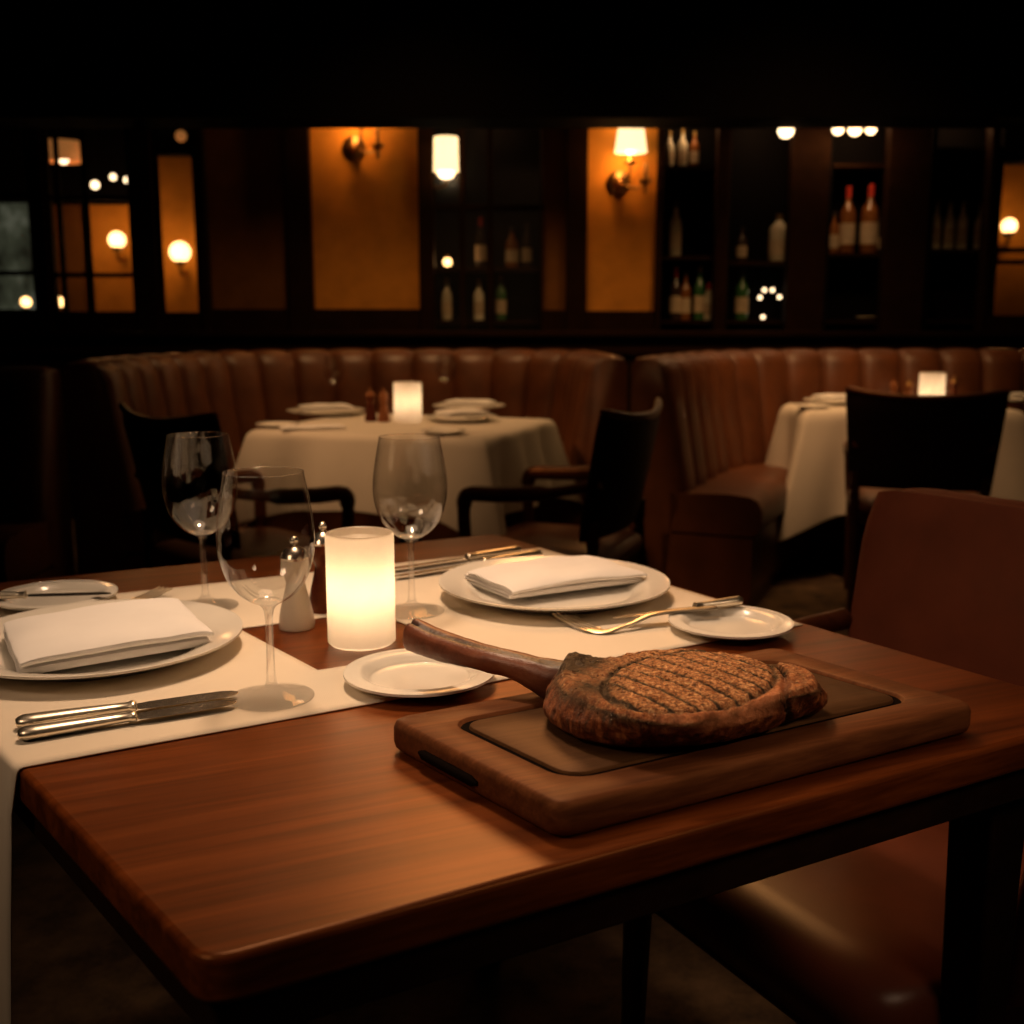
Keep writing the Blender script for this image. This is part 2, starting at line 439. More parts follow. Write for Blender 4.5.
for i in range(len(rows) - 1):
    for j in range(n - 1):
        s = rows[i][0]
        if s is not None and hs0 - 1e-6 <= s < hs1 - 1e-6 and ht0 - 1e-6 <= Tt[j] < ht1 - 1e-6: continue
        mb.f.append((i * n + j, i * n + j + 1, (i + 1) * n + j + 1, (i + 1) * n + j)); mb.mi.append(0)
tag(build('table_runner', mb, M['linen'], solid=.0012, ang=180), 'white linen runner across the front table with a square opening under the candle', 'table runner')
ZC = .7527   # cloth surface

# ------------------------------------------------------------------ glasses
def sm(p, k):
    return [(max(0, v.x), v.z) for v in spline([(a, 0, b) for a, b in p], k)]
STEM = [(0, 0)] + sm([(.0405, 0), (.0405, .0012), (.036, .0022), (.022, .005), (.010, .0095), (.0055, .015), (.0042, .03), (.0038, .06), (.0042, .082), (.007, .0905), (.014, .0955)], 40) + [(.010, .0975), (.004, .0985), (0, .099)]
BOWL = sm([(.0135, .0953), (.017, .0965), (.028, .105), (.0375, .118), (.0435, .136), (.0458, .152), (.0452, .17), (.0425, .19), (.0395, .207), (.0372, .22)], 46)
GL = thing('wine_glass', 'empty wine glass in front of the rest, over the knife tips', 'wine glass', P(272, 697, ZC), 0, 'wine glasses on the front table')
build('stem', MB().lathe(STEM, 48), M['glass'], GL, world=False, ang=60)
build('bowl', MB().lathe(BOWL, 64), M['thin'], GL, world=False, ang=80)
build('rim', MB().lathe([(.0372 + .0006 * math.cos(2 * PI * k / 8), .22 + .0006 * math.sin(2 * PI * k / 8)) for k in range(9)], 64), M['glass'], GL, world=False, ang=80)
dup(GL, 'empty wine glass at the far left of the front table, behind the left dinner plate', P(206, 606, ZC))
dup(GL, 'empty wine glass just right of the glowing front candle', P(412, 611, ZC))

# ------------------------------------------------------------------ plates
def plate_mb(r, h, well, th=.0035):
    top = [(0, .0035), (well * .9, .0035), (well, .0045), (well * 1.06, .0075), (r * .8, .0105 + h * .2), (r * .97, h), (r, h + .0005)]
    bot = [(r, h - .002), (r * .97, h - .003), (r * .78, h * .45), (well * 1.02, .0015), (well * .95, 0), (well * .85, 0), (well * .82, .0012), (0, .0012)]
    return MB().lathe(top[:1] + [(v.x, v.z) for v in spline([(a, 0, b) for a, b in top[1:]], 26)] + bot, 72)
def plate(name, label, p, r, h=.02, well=None, group=None, cat='plate'):
    return tag(build(name, plate_mb(r, h, well or r * .66), M['china'], world=False, ang=50), label, cat, group)
pl1 = plate('dinner_plate', 'large white dinner plate holding a folded napkin, cut off at the left', 0, .153, .021, group='dinner plates on the front table'); pl1.location = P(101, 652, ZC)
pl2 = dup(pl1, 'large white dinner plate holding a folded napkin, right of the front candle', P(554, 595, ZC))
bp1 = plate('bread_plate', 'small empty white plate beside the steak board, under the bone tip', 0, .0765, .0125, .05, group='bread plates on the front table'); bp1.location = P(420, 682, .7522)
bp2 = dup(bp1, 'small white plate at far left with a butter knife across it', P(56, 603, ZC))
bp3 = dup(bp1, 'small white plate at the right table edge with cutlery resting on its rim', P(730, 630, ZC), scale=.95)

# ------------------------------------------------------------------ napkins
def napkin_mb(w, d, layers=3, lh=.0085, puff=.006, seed=0, uv=None):
    """folded cloth: a sheet zig-zagged along its depth, extruded along its width; fold lips at the front"""
    prof = []; r = lh / 2
    for k in range(layers):
        z = .0015 + k * lh
        y0, y1 = -d / 2 + .004 * (layers - 1 - k), d / 2 - .008 * (k % 2)
        pts = [(y1 - (y1 - y0) * i / 14, z) for i in range(15)]
        if k % 2: pts.reverse()
        prof += pts
        if k < layers - 1:
            s = -1 if k % 2 == 0 else 1
            ye = pts[-1][0]
            for a in (-60, -30, 0, 30, 60):
                prof.append((ye + s * r * math.cos(math.radians(a)), z + r + r * math.sin(math.radians(a))))
    ux, vx = uv or (Vector((1, 0, 0)), Vector((0, 1, 0)))
    nx = 34; rs = []; zm = layers * lh
    for i in range(nx + 1):
        u = i / nx * 2 - 1; row = []
        x = w / 2 * u
        for j, (y, z) in enumerate(prof):
            k = z / zm; yy = 2 * y / d
            zz = z + k * puff * (1 - u ** 4) * (1 - min(1, abs(yy)) ** 4) + 0.0045 * k * noise.noise(Vector((x * 20 + seed, y * 20, seed)))
            zz -= k * k * .006 * (abs(u) ** 8 + max(0, -yy) ** 8 * .5)
            zz = max(zz, .001 + k * .004)
            xo = x * (1 - .012 * (1 - k)) + .003 * noise.noise(Vector((y * 16, z * 90, seed)))
            yo = y + .004 * k * noise.noise(Vector((x * 14, seed, z * 40)))
            row.append(ux * xo + vx * yo + Vector((0, 0, zz)))
        rs.append(row)
    return MB().rings(rs, False, (False, False))
def napkin_at(label, fl, fr, br, z, group, seed, **k):
    a, b, c = P(*fl, z), P(*fr, z), P(*br, z); u = b - a; v = c - b
    return napkin(label, (a + c) / 2, 0, u.length, v.length, group, seed, uv=(u.normalized(), v.normalized()), **k)
def napkin(label, loc, rz, w, d, group, seed=0, **k):
    o = build('folded_napkin', napkin_mb(w, d, seed=seed, **k), M['napkin'], world=False, solid=.002, ang=180)
    s = o.modifiers.new('u', 'SUBSURF'); s.levels = s.render_levels = 1
    o.location = loc; o.rotation_euler = (0, 0, rz)
    return tag(o, label, 'napkin', group)
def zrot(a, b, Z=.77):
    d = P(*b, Z) - P(*a, Z); return math.atan2(d.y, d.x)
zn = ZC + .010
napkin_at('white folded napkin on the dinner plate at left', (19, 681), (214, 648), (178, 613), zn, 'napkins on the front table', 1, lh=.0068, puff=.007, layers=4)
napkin_at('white folded napkin on the dinner plate right of the front candle', (512, 602), (648, 584), (592, 566), zn, 'napkins on the front table', 5, lh=.0055, puff=.007, layers=4)

# ------------------------------------------------------------------ cutlery
def ell(c, ax, up, a, b, n=14):
    sd = ax.cross(up).normalized(); u2 = sd.cross(ax).normalized()
    return [c + sd * a * math.cos(2 * PI * j / n) + u2 * b * math.sin(2 * PI * j / n) for j in range(n)]
def cut_frame(p, q):
    ax = (q - p).normalized(); return ax, ax.cross(Vector((0, 0, 1))).normalized()
def knife(label, p, q, group, handle=.46, wide=.0115, roll=1):
    """p handle end, q blade tip (world points of the lower side)"""
    p, q = Vector(p), Vector(q); Ln = (q - p).length; ax, sd = cut_frame(p, q)
    t = thing('table_knife', label, 'knife', p, 0, group)
    up = Vector((0, 0, 1)); mb = MB(); rs = []
    hl = Ln * handle
    for s, w, h in ((0, .45, .5), (.02, .7, .75), (.06, .95, 1), (.15, 1, 1), (.45, .86, .92), (.8, .66, .75), (.93, .62, .7), (.95, .78, .85), (.98, .8, .85), (1, .55, .5)):
        rs.append(ell(p + ax * s * hl + up * .006, ax, up, wide * w * .85, .006 * h, 16))
    mb.rings(rs); build('handle', mb, M['silver'], t, ang=50)
    mb = MB(); rs = []
    for s, w in ((0, .5), (.04, .75), (.15, .92), (.6, 1), (.85, .92), (.95, .6), (1, .12)):
        c = p + ax * (hl * .985 + s * (Ln - hl)) + up * .0045; w *= wide * .85
        rs.append([c + sd * w + up * .0001, c + up * .0008, c - sd * w + up * .0011, c - up * .0009])
    mb.rings(rs); build('blade', mb, M['steel'], t, ang=25)
    return t
def fork(label, pts, group, width=.0115):
    """pts: path from handle end to the tine tips"""
    path = spline(pts, 40); t = thing('table_fork', label, 'fork', path[0], 0, group)
    up = Vector((0, 0, 1)); mb = MB(); rs = []
    for i, p in enumerate(path[:30]):
        s = i / 39; d = (path[i + 1] - path[max(0, i - 1)]).normalized()
        w = .0085 if s < .04 else (.0085 * (1 - (s - .04) / .5) + .003 * (s - .04) / .5 if s < .54 else .003 + (width - .003) * ((s - .54) / .2) ** 1.3)
        if i == 0: w *= .6
        rs.append(ell(p + up * .002, d, up, w, .0022 if s < .6 else .0014, 12))
    mb.rings(rs); build('handle', mb, M['silver'], t, ang=50)
    for k in range(4):
        mb = MB(); rs = []
        for i, p in enumerate(path[28:]):
            i += 28; d = (path[min(39, i + 1)] - path[i - 1]).normalized(); sd = d.cross(up).normalized()
            w = .0021 if i < 37 else .0021 * (40 - i) / 4
            rs.append(ell(p + sd * (k - 1.5) * width * .56 + up * .002, d, up, w, .0012, 8))
        mb.rings(rs); build('tine', mb, M['silver'], t, ang=60)
    return t
g = 'cutlery on the front table'
kz = ZC + .0003
knife('silver table knife in front of the left plate, nearest the runner hem', P(18, 741, kz), P(238, 706, kz), g, .52)
knife('silver table knife in front of the left plate, the one closer to the plate', P(16, 729, kz), P(240, 697, kz), g, .52)
knife('silver table knife behind the right dinner plate, the one lying nearer the plate', P(541, 556, kz), P(392, 580, kz), g, .42)
knife('silver table knife behind the right dinner plate, nearest the back hem of the runner', P(520, 552.5, kz), P(385, 573, kz), g, .42)
fork('silver fork behind the left napkin with its tines showing', [P(-20, 632, kz), P(30, 619, kz), P(85, 607, kz + .004), P(117, 606, kz + .004), P(142, 600, kz + .002), P(166, 589, kz + .007)], g, .0125)
rimz = ZC + .0135
fork('silver fork lying from the runner up onto the small right plate', [P(716, 609, rimz + .001), P(680, 612, rimz), P(650, 617, rimz - .002), P(628, 627, kz + .004), P(603, 633, kz), P(580, 626, kz + .001), P(559, 614, kz + .006)], g)
knife('silver knife whose handle lies across the small plate at right', P(742, 605, rimz + .001), P(612, 622, kz + .006), g, .38, .0085)
knife('butter knife lying on the small plate at far left', P(-30, 601, rimz), P(112, 597, rimz), g, .4, .008)

# ------------------------------------------------------------------ mills
def mill(name, label, loc, body, capm, h=.105, r=.019, group=None):
    t = thing(name, label, 'mill', loc, 0, group)
    bp = [(0, 0), (r * 1.08, 0), (r * 1.1, h * .03), (r * 1.05, h * .12), (r * .9, h * .25), (r * .62, h * .45), (r * .6, h * .52), (r * .78, h * .6), (r * .86, h * .66), (r * .82, h * .74), (0, h * .745)]
    build('body', MB().lathe(bp[:2] + [(v.x, v.z) for v in spline([(a, 0, b) for a, b in bp[2:-1]], 30)] + bp[-1:], 32), body, t, world=False)
    cp = [(0, h * .745), (r * .84, h * .745), (r * .88, h * .77), (r * .8, h * .8), (r * .62, h * .85), (r * .3, h * .88), (r * .16, h * .9)]
    c = build('cap', MB().lathe(cp + [(r * .16, h * .915), (0, h * .915)], 32), capm, t, world=False)
    kz_ = h * .945
    build('knob', MB().lathe([(r * .28 * math.sin(a), kz_ - r * .28 * math.cos(a)) for a in [PI * i / 12 for i in range(13)]], 20), capm, c, world=False)
    return t
mill('salt_mill', 'white ceramic salt mill with silver cap left of the front candle', P(297, 627, .7505), M['ceramic'], M['steel'], .112, .0195)
mill('pepper_mill', 'dark red wooden pepper mill with silver cap half behind the front candle', P(325, 611, .7505), M['redwood'], M['steel'], .116, .019)

# ------------------------------------------------------------------ candles
def candle(label, loc, r=.039, h=.127, power=1.2, group=None, fl=.38):
    t = thing('glass_candle', label, 'candle', loc, 0, group)
    n = 12
    prof = [(0, 0), (r - .003, 0), (r, .003), (r, h - .003), (r - .0015, h - .0005), (r - .003, h), (r - .0045, h - .001), (r - .005, h - .004), (r - .0055, h - .009)]
    build('frosted_sleeve', MB().lathe(prof, 56), M['wax'], t, world=False)
    fz = h * fl
    w = build('wax', MB().lathe([(0, .0006), (.016, .0006), (.016, .016), (.009, .018), (.009, fz - .021), (0, fz - .02)], 36), M['waxin'], t, world=False)
    build('wick', MB().tube([(0, 0, fz - .021), (.0005, 0, fz - .01)], .0007, 6), M['wick'], w, world=False)
    build('flame', MB().lathe([(0, fz - .011), (.003, fz - .008), (.0042, fz - .003), (.0032, fz + .006), (.0014, fz + .013), (0, fz + .018)], 14), M['flame'], t, world=False)
    l = lamp('candle_light', 'POINT', (0, 0, fz), power, (1, .66, .41), .006)
    l.parent = t
    return t
M['waxin'] = frosted('candle_wax', (.8, .6, .38), .25)
CZ = candle('large glowing frosted candle in the middle of the front table', P(362, 642, .7505), 0.0385, .128, .56, 'glowing table candles', .5)

# ------------------------------------------------------------------ carving board
zb, zt = .752, .779
A, B_, C_ = P(387, 717, zt), P(559, 806, zt), P(979, 703, zt)
D_ = A + C_ - B_
def bq(u, v, z):                     # u from left side (A-B) to right, v from front to back
    p = (B_ * (1 - u) + C_ * u) * (1 - v) + (A * (1 - u) + D_ * u) * v
    return Vector((p.x, p.y, z))
lu, lv = (C_ - B_).length, (A - B_).length
def rr_ring(ins, rad, z, n=8):
    out = []
    for cu, cv, a0 in ((ins + rad, ins + rad, 180), (lu - ins - rad, ins + rad, 270), (lu - ins - rad, lv - ins - rad, 0), (ins + rad, lv - ins - rad, 90)):
        for k in range(n + 1):
            a = math.radians(a0 + 90 * k / n)
            out.append(bq((cu + rad * math.cos(a)) / lu, (cv + rad * math.sin(a)) / lv, z))
    return out
BO = thing('carving_board', 'thick dark wood carving board under the steak', 'board', bq(.5, .5, zb))
gi = .034
rings = [rr_ring(.012, .006, zb), rr_ring(.004, .012, zb), rr_ring(.001, .014, zb + .003), rr_ring(0, .014, zb + .008), rr_ring(0, .014, zt - .007), rr_ring(.0015, .014, zt - .002), rr_ring(.005, .012, zt),
         rr_ring(gi - .001, .026, zt), rr_ring(gi, .025, zt - .0005), rr_ring(gi + .002, .024, zt - .004), rr_ring(gi + .005, .021, zt - .0045)]
build('board_body', MB().rings(rings, True, (True, False)), M['board'], BO, ang=45)
rings = [rr_ring(gi + .0045, .022, zt - .0046), rr_ring(gi + .0075, .019, zt - .0042), rr_ring(gi + .0085, .018, zt - .001), rr_ring(gi + .0095, .017, zt - .0004), rr_ring(.07, .01, zt - .0004)]
build('inner_panel', MB().rings(rings, True, (False, True)), M['panel'], BO, ang=45)
rings = [rr_ring(gi + .0008, .0245, zt - .003), rr_ring(gi + .004, .022, zt - .0042), rr_ring(gi + .0078, .0188, zt - .003)]
build('juice_groove', MB().rings(rings, True, (False, False)), M['groove'], BO, ang=80)
mb = MB()                            # black tube painting the shade of a finger slot, left side
for v0, v1 in ((.42, .78),):
    pts = [bq(-.0004, v0 + (v1 - v0) * i / 10, zb + .011) for i in range(11)]
    mb.tube(pts, [.0015] + [.0045] * 9 + [.0015], 10)
build('finger_slot_shade', mb, M['groove'], BO)

# ------------------------------------------------------------------ tomahawk steak
zs = zt + .0003; ztop = zt + .040
topo = [(556, 672), (571, 654), (603, 656), (647, 648), (706, 648), (741, 653), (766, 661), (790, 661), (811, 668), (819, 679),
        (815, 686), (798, 689), (783, 693), (735, 706), (691, 717), (640, 714), (600, 702), (570, 690)]
boto = [(548, 716), None, None, None, None, None, None, None, None, (821, 706),
        (816, 716), (799, 720), (787, 726), (745, 740), (700, 748), (640, 751), (590, 746), (558, 732)]
tp = [P(x, y, ztop) for x, y in topo]; bpn = []
for k, q in enumerate(boto):
    p = P(*q, zs) if q else Vector((tp[k].x * 1.0, tp[k].y + .003, zs))
    bpn.append(p)
N = 340
to = spline([p - Vector((0, 0, p.z)) for p in tp], N, True); bo = spline([p - Vector((0, 0, p.z)) for p in bpn], N, True)
cen = sum(to, Vector()) / N
eye_c = P(692, 682, ztop); ecu = P(776, 679, ztop) - eye_c; ecu.z = 0
ea = (P(775, 672, ztop) - P(604, 684, ztop)) / 2; eb = (P(690, 652, ztop) - P(690, 712, ztop)) / 2
ea.z = eb.z = 0; eye_c = (P(775, 672, ztop) + P(604, 684, ztop)) / 2; eye_c.z = 0
def eyer(p):
    d = Vector((p.x - eye_c.x, p.y - eye_c.y, 0)); k = ea.x * eb.y - ea.y * eb.x
    a = (d.x * eb.y - d.y * eb.x) / k; b = (ea.x * d.y - ea.y * d.x) / k
    return math.hypot(a, b), math.atan2(b, a)
crack = spline([P(x, y, ztop) for x, y in ((762, 657), (778, 664), (785, 674), (785, 688), (789, 700))], 24)
crack = [Vector((p.x, p.y, 0)) for p in crack]
gd = P(735, 700, ztop) - P(640, 664, ztop); gd.z = 0; gd.normalize(); gn = Vector((-gd.y, gd.x, 0))
mb = MB(); char = []; fat = []; rim = []
def put(p, c, f):
    mb.v.append(p); char.append(c); fat.append(f)
    e, a = eyer(p)
    rim.append(max(0, min(1, math.exp(-((e - 1.13) / .07) ** 2) * max(0, -math.sin(a)) * max(0, math.cos(a) + .35) * 1.6 * (1 if p.z > ztop - .016 else 0))))
rings_n = 0
side_k = 22; top_k = 76
for i in range(side_k):                       # bottom to top edge
    s = i / (side_k - 1)
    for j in range(N):
        b, tt = bo[j], to[j]
        p = b.lerp(tt, s ** 1.1)
        out = (p - cen); out.z = 0; out.normalize()
        z = zs + (ztop - .006 - zs) * s
        bul = .006 * math.sin(PI * s) - .006 * max(0, .18 - s) / .18
        nz = noise.fractal(Vector((p.x * 55, p.y * 55, z * 70)), .8, 2.2, 4)
        cd = min((p - q).length for q in crack)
        nt = -.006 * math.exp(-(cd / .003) ** 2)
        q = p + out * (bul + .0028 * nz * (.5 + .5 * math.sin(PI * min(1, s * 1.1))) + nt)
        put(Vector((q.x, q.y, max(zs, z))), .25 + .3 * max(0, (s - .75) / .25) + .5 * max(0, (.22 - s) / .22) + (.4 if cd < .003 else 0), 1 - max(0, s - .85) / .15 * .8)
for i in range(1, top_k + 1):
    s = 1 - i / top_k
    for j in range(N):
        p = cen.lerp(to[j], s * .995 if s > 0 else 0)
        edge = (1 - s)
        z = ztop - .006 * max(0, 1 - edge / .06) ** 2
        er, ea_ = eyer(p)
        z += .004 * max(0, 1 - er * er)
        c = .12; f = .0
        # groove around the eye of the meat
        gdp = math.exp(-((er - 1.0) / .045) ** 2)
        front = .5 - .5 * math.sin(ea_)
        z -= .0045 * gdp * (.35 + .65 * front); c += .55 * gdp * (.5 + .5 * (1 - front))
        if er > 1.0: f = min(1, (er - 1.0) / .1) * front * .8
        cd = min((p - q).length for q in crack)
        k = math.exp(-(cd / .0024) ** 2); z -= .012 * k; c += .9 * k
        # grill bars
        w = (p - eye_c).dot(gn); al = (p - eye_c).dot(gd)
        ph = (w / .0185 + .22 * noise.noise(Vector((al * 18, w * 18, 1)))) % 1.0
        gb = math.exp(-((ph - .5) / .085) ** 2) * (1 if er < 1.02 else .25) * (.75 + .5 * noise.noise(Vector((al * 25 + 9, w * 60, 0))) )
        gb = max(0, gb)
        z -= .0022 * gb; c += 1.0 * gb
        # charred knuckle next to the bone
        kd = (p - P(570, 660, ztop).xy.to_3d()).length
        kk = math.exp(-(kd / .013) ** 2); z += .007 * kk; c += .95 * math.exp(-(kd / .03) ** 2)
        kd2 = (p - P(590, 688, ztop).xy.to_3d()).length
        c += .45 * math.exp(-(kd2 / .022) ** 2)
        z += .0009 * noise.noise(Vector((p.x * 330, p.y * 330, 1))) + .0011 * noise.fractal(Vector((p.x * 120, p.y * 120, 5)), .8, 2.1, 4) + .0012 * noise.noise(Vector((p.x * 30, p.y * 30, 2))) + 0.005 * kk * noise.noise(Vector((p.x * 160, p.y * 160, 8)))
        put(Vector((p.x, p.y, z)), c, f)
rows = side_k + top_k
for i in range(rows - 1):
    for j in range(N):
        k = (j + 1) % N
        mb.f.append((i * N + j, i * N + k, (i + 1) * N + k, (i + 1) * N + j)); mb.mi.append(0)
mb.f.append(tuple(range(N - 1, -1, -1))); mb.mi.append(0)
ST = thing('tomahawk_steak', 'grilled bone-in steak with long rib bone on the carving board', 'steak', (cen.x, cen.y, zs))
def setattr_f(o, name, vals):
    a = o.data.attributes.new(name, 'FLOAT', 'POINT'); a.data.foreach_set('value', vals)
so = build('meat', mb, M['steak'], ST, ang=180); setattr_f(so, 'char', char); setattr_f(so, 'fat', fat); setattr_f(so, 'rim', rim)
# rib bone
bpath = [W(412, 634, 1.04), W(428, 641, 1.025), W(455, 650, 1.0), W(490, 659, .97), W(520, 667, .955), W(548, 678, .945), W(575, 688, .94)]
bp_ = spline(bpath, 46)
mb = MB(); char = []; rs = []; NB = 30
for i, p in enumerate(bp_):
    s = i / 45
    d = (bp_[min(45, i + 1)] - bp_[max(0, i - 1)]).normalized(); up = Vector((0, 0, 1)); sd = d.cross(up).normalized(); u2 = sd.cross(d).normalized()
    h = .0170 - .0050 * min(1, s / .45) + .013 * max(0, (s - .6) / .4) ** 1.5
    w = .0135 + .002 * math.sin(s * 5) + .008 * max(0, (s - .6) / .4)
    if i == 0: h *= .93; w *= .9
    ring = []
    for j in range(NB):
        a = 2 * PI * j / NB; ca, sa = math.cos(a), math.sin(a)
        rad = 1 + .05 * noise.fractal(Vector((s * 9, ca * 2, sa * 2)), .8, 2, 3) - .22 * math.exp(-((a - 1.25) / .22) ** 2) * (1 - s)
        q = p + sd * w * ca * rad + u2 * h * (abs(sa) ** .85 * (1 if sa > 0 else -1)) * rad
        ring.append(q); 
        char.append(.22 + .5 * math.exp(-((a - 1.25) / .28) ** 2) + (.35 if i < 1 else 0) + .35 * max(0, (s - .72) / .28) + .15 * max(0, -sa))
    rs.append(ring)
mb.rings(rs)
bn = build('rib_bone', mb, M['bone'], ST, ang=50); setattr_f(bn, 'char', char)

# ------------------------------------------------------------------ chairs
def slab(mb, w, d, z0, z1, y0=0, n=9, crown=.015, taper=0.0, r=.25):
    """padded cushion: super-ellipse rings"""
    rs = []; K = 40
    for z, k in ((z0, .9), (z0 + (z1 - z0) * .12, .98), (z0 + (z1 - z0) * .5, 1), (z0 + (z1 - z0) * .82, .98), (z1, .93), (z1 + crown * .6, .7), (z1 + crown, .35)):
        ring = []
        for j in range(K):
            a = 2 * PI * j / K; e = .28
            x = math.copysign(abs(math.cos(a)) ** e, math.cos(a)); y = math.copysign(abs(math.sin(a)) ** e, math.sin(a))
            ring.append(Vector((x * w / 2 * k * (1 - taper * y * .5), y0 + y * d / 2 * k, z)))
        rs.append(ring)
    return mb.rings(rs)
def back_panel(wt, wb, z0, z1, y, th, curve=.05, dip=.02, lean=.06, NX=16, NZ=8):
    """curved chair back as a closed shell; concave to the sitter (-y)"""
    fr, bk = [], []
    for k in range(NZ + 1):
        t = k / NZ; w = wb + (wt - wb) * t
        rf, rb = [], []
        for i in range(NX + 1):
            u = i / NX * 2 - 1
            z = z0 + (z1 - z0) * t + (dip * (u * u - .5) * t)
            yy = y + lean * t - curve * u * u
            e = th / 2 * (1 - .5 * max(0, abs(u) - .88) / .12) * (1 if 0 < k < NZ else .55)
            rf.append(Vector((u * w / 2, yy - e, z))); rb.append(Vector((u * w / 2, yy + e, z)))
        fr.append(rf); bk.append(rb)
    return MB().rings([f + list(reversed(b)) for f, b in zip(fr, bk)], True, (True, True))
def make_chair(label, loc, rz, group):
    t = thing('armchair', label, 'chair', loc, rz, group)
    build('seat', slab(MB(), .50, .46, .385, .445, 0, taper=.08), M['seatleather'], t, world=False, ang=60)
    build('backrest', back_panel(.57, .51, .49, .85, .215, .035, .05, .03, .07), M['backfabric'], t, world=False, bevel=.006, ang=50)
    build('top_rail', MB().tube([(u * .285, .288 - .05 * u * u, .853 + .03 * (u * u - .5)) for u in [i / 10 - 1 for i in range(21)]], [.008] + [.013] * 19 + [.008], 10), M['armwood'], t, world=False)
    for s in (-1, 1):
        build('arm', MB().tube(spline([(s * .235, .225, .66), (s * .25, .08, .63), (s * .255, -.08, .615), (s * .255, -.18, .61), (s * .252, -.2, .575), (s * .248, -.2, .5), (s * .24, -.195, .40)], 30), [.016] * 6 + [.024] * 14 + [.02] * 10, 10), M['armwood'], t, world=False)
        build('leg', MB().tube([(s * .235, -.19, .40), (s * .235, -.195, 0)], [.02, .013], 8), M['chairwood'], t, world=False)
        build('leg', MB().tube(spline([(s * .22, .31, 0), (s * .225, .235, .25), (s * .23, .2, .42), (s * .235, .2, .55)], 12), [.014] + [.019] * 11, 8), M['chairwood'], t, world=False)
    build('seat_rail', MB().box((0, 0, .37), (.46, .42, .04)), M['chairwood'], t, world=False, bevel=.006)
    return t
def face(d): return math.atan2(d[0], -d[1])
g = 'armchairs at the background tables'
ch = make_chair('wooden armchair side-on, at the right of the left background table', (.14, 3.385, 0), face((-.92, .39)), g)
dup(ch, 'dark-backed armchair behind the far left wine glass', (-.81, 3.29, 0), face((.72, .69)), g)
dup(ch, 'dark armchair seen from behind in front of the right background table', (1.59, 4.29, 0), face((.28, .96)), g)

# leather chair at the right end of the front table
fd = Vector((-.875, -.484, 0))
bl_ = P(862, 487, .86); wd = Vector((.484, -.875, 0))
wch = .56
bmid = Vector((bl_.x, bl_.y, 0)) + wd * wch / 2
rt = bmid + fd * .26
CH = thing('leather_armchair', 'red-brown leather armchair pulled up to the right side of the front table', 'chair', rt, face(fd))
def cush_back(w, z0, z1, y, th, lean):
    rs = []
    K = 48
    for k in range(11):
        t = k / 10; z = z0 + (z1 - z0) * t
        sc_ = [.8, .95, 1, 1, 1, 1, 1, 1, .985, .93, .72][k]
        ring = []
        for j in range(K):
            a = 2 * PI * j / K; e1, e2 = .14, .5
            x = math.copysign(abs(math.cos(a)) ** e1, math.cos(a)); yy = math.copysign(abs(math.sin(a)) ** e2, math.sin(a))
            ring.append(Vector((x * w / 2 * (1 - (1 - sc_) * .12) * (.95 + .05 * t), y + lean * t + yy * th / 2 * sc_ + .02 * (1 - x * x) , z - (.012 * abs(x) ** 10 if k > 8 else 0))))
        rs.append(ring)
    return MB().rings(rs)
build('backrest', cush_back(wch, .44, .862, .23, .085, .07), M['chairleather'], CH, world=False, ang=60)
build('seat', slab(MB(), .52, .48, .38, .455, -.02, taper=.04), M['chairleather'], CH, world=False, ang=60)
build('seat_rail', MB().box((0, 0, .36), (.47, .42, .05)), M['chairwood'], CH, world=False, bevel=.006)
for s in (-1, 1):
    build('arm', MB().tube(spline([(s * .275, .235, .655), (s * .292, .12, .64), (s * .295, 0, .62), (s * .29, -.06, .575), (s * .27, -.07, .42)], 24), .017, 10), M['armwood'], CH, world=False)
    build('leg', MB().tube([(s * .22, -.19, .40), (s * .22, -.2, 0)], [.022, .014], 8), M['chairwood'], CH, world=False)
    build('leg', MB().tube([(s * .22, .2, .42), (s * .23, .27, 0)], [.022, .014], 8), M['chairwood'], CH, world=False)

# ------------------------------------------------------------------ background tables with cloths
def drape(corners, z, hang, seed=0, tip=.36):
    cs = [Vector((p[0], p[1], 0)) for p in corners]; c0 = sum(cs, Vector()) / 4
    per = []; nE = 44
    for i in range(4):
        a, b = cs[i], cs[(i + 1) % 4]; ln = (b - a).length
        d = (b - a).normalized(); nrm = Vector((d.y, -d.x, 0))
        for k in range(nE):
            u = k / nE; per.append((a.lerp(b, u), nrm, min(u, 1 - u) * ln, i, u, (a if u < .5 else b)))
    n = len(per); mb = MB(); rows = []
    for s in (0, .25, .5, .75, .93, 1.0):
        rows.append([c0.lerp(p[0], s) + Vector((0, 0, z)) for p in per])
    K = 16
    for k in range(1, K + 1):
        t = k / K; row = []
        for p, nrm, dc, i, u, cn in per:
            cg = math.exp(-(dc / .13) ** 2); od = (cn - c0).normalized()
            h = hang * (1 + tip * math.exp(-(dc / .16) ** 1.5))
            wv = .5 + .5 * math.sin(dc * 19 + seed + i * 1.7)
            off = nrm * (.008 + (.04 * wv + .012) * t * (1 - cg)) + od * (.13 * cg * t + .008) 
            pinch = (p - cn) * (-.25 * cg * t)
            # fold next to each corner
            fo = math.exp(-((dc - .17) / .055) ** 2) * t
            off -= nrm * .04 * fo
            off += nrm * .035 * math.exp(-((dc - .29) / .06) ** 2) * t
            q = p + off + pinch
            row.append(Vector((q.x, q.y, z - h * t + (.004 if k == 1 else 0))))
        rows.append(row)
    mb.rings(rows, True, (True, False))
    return mb
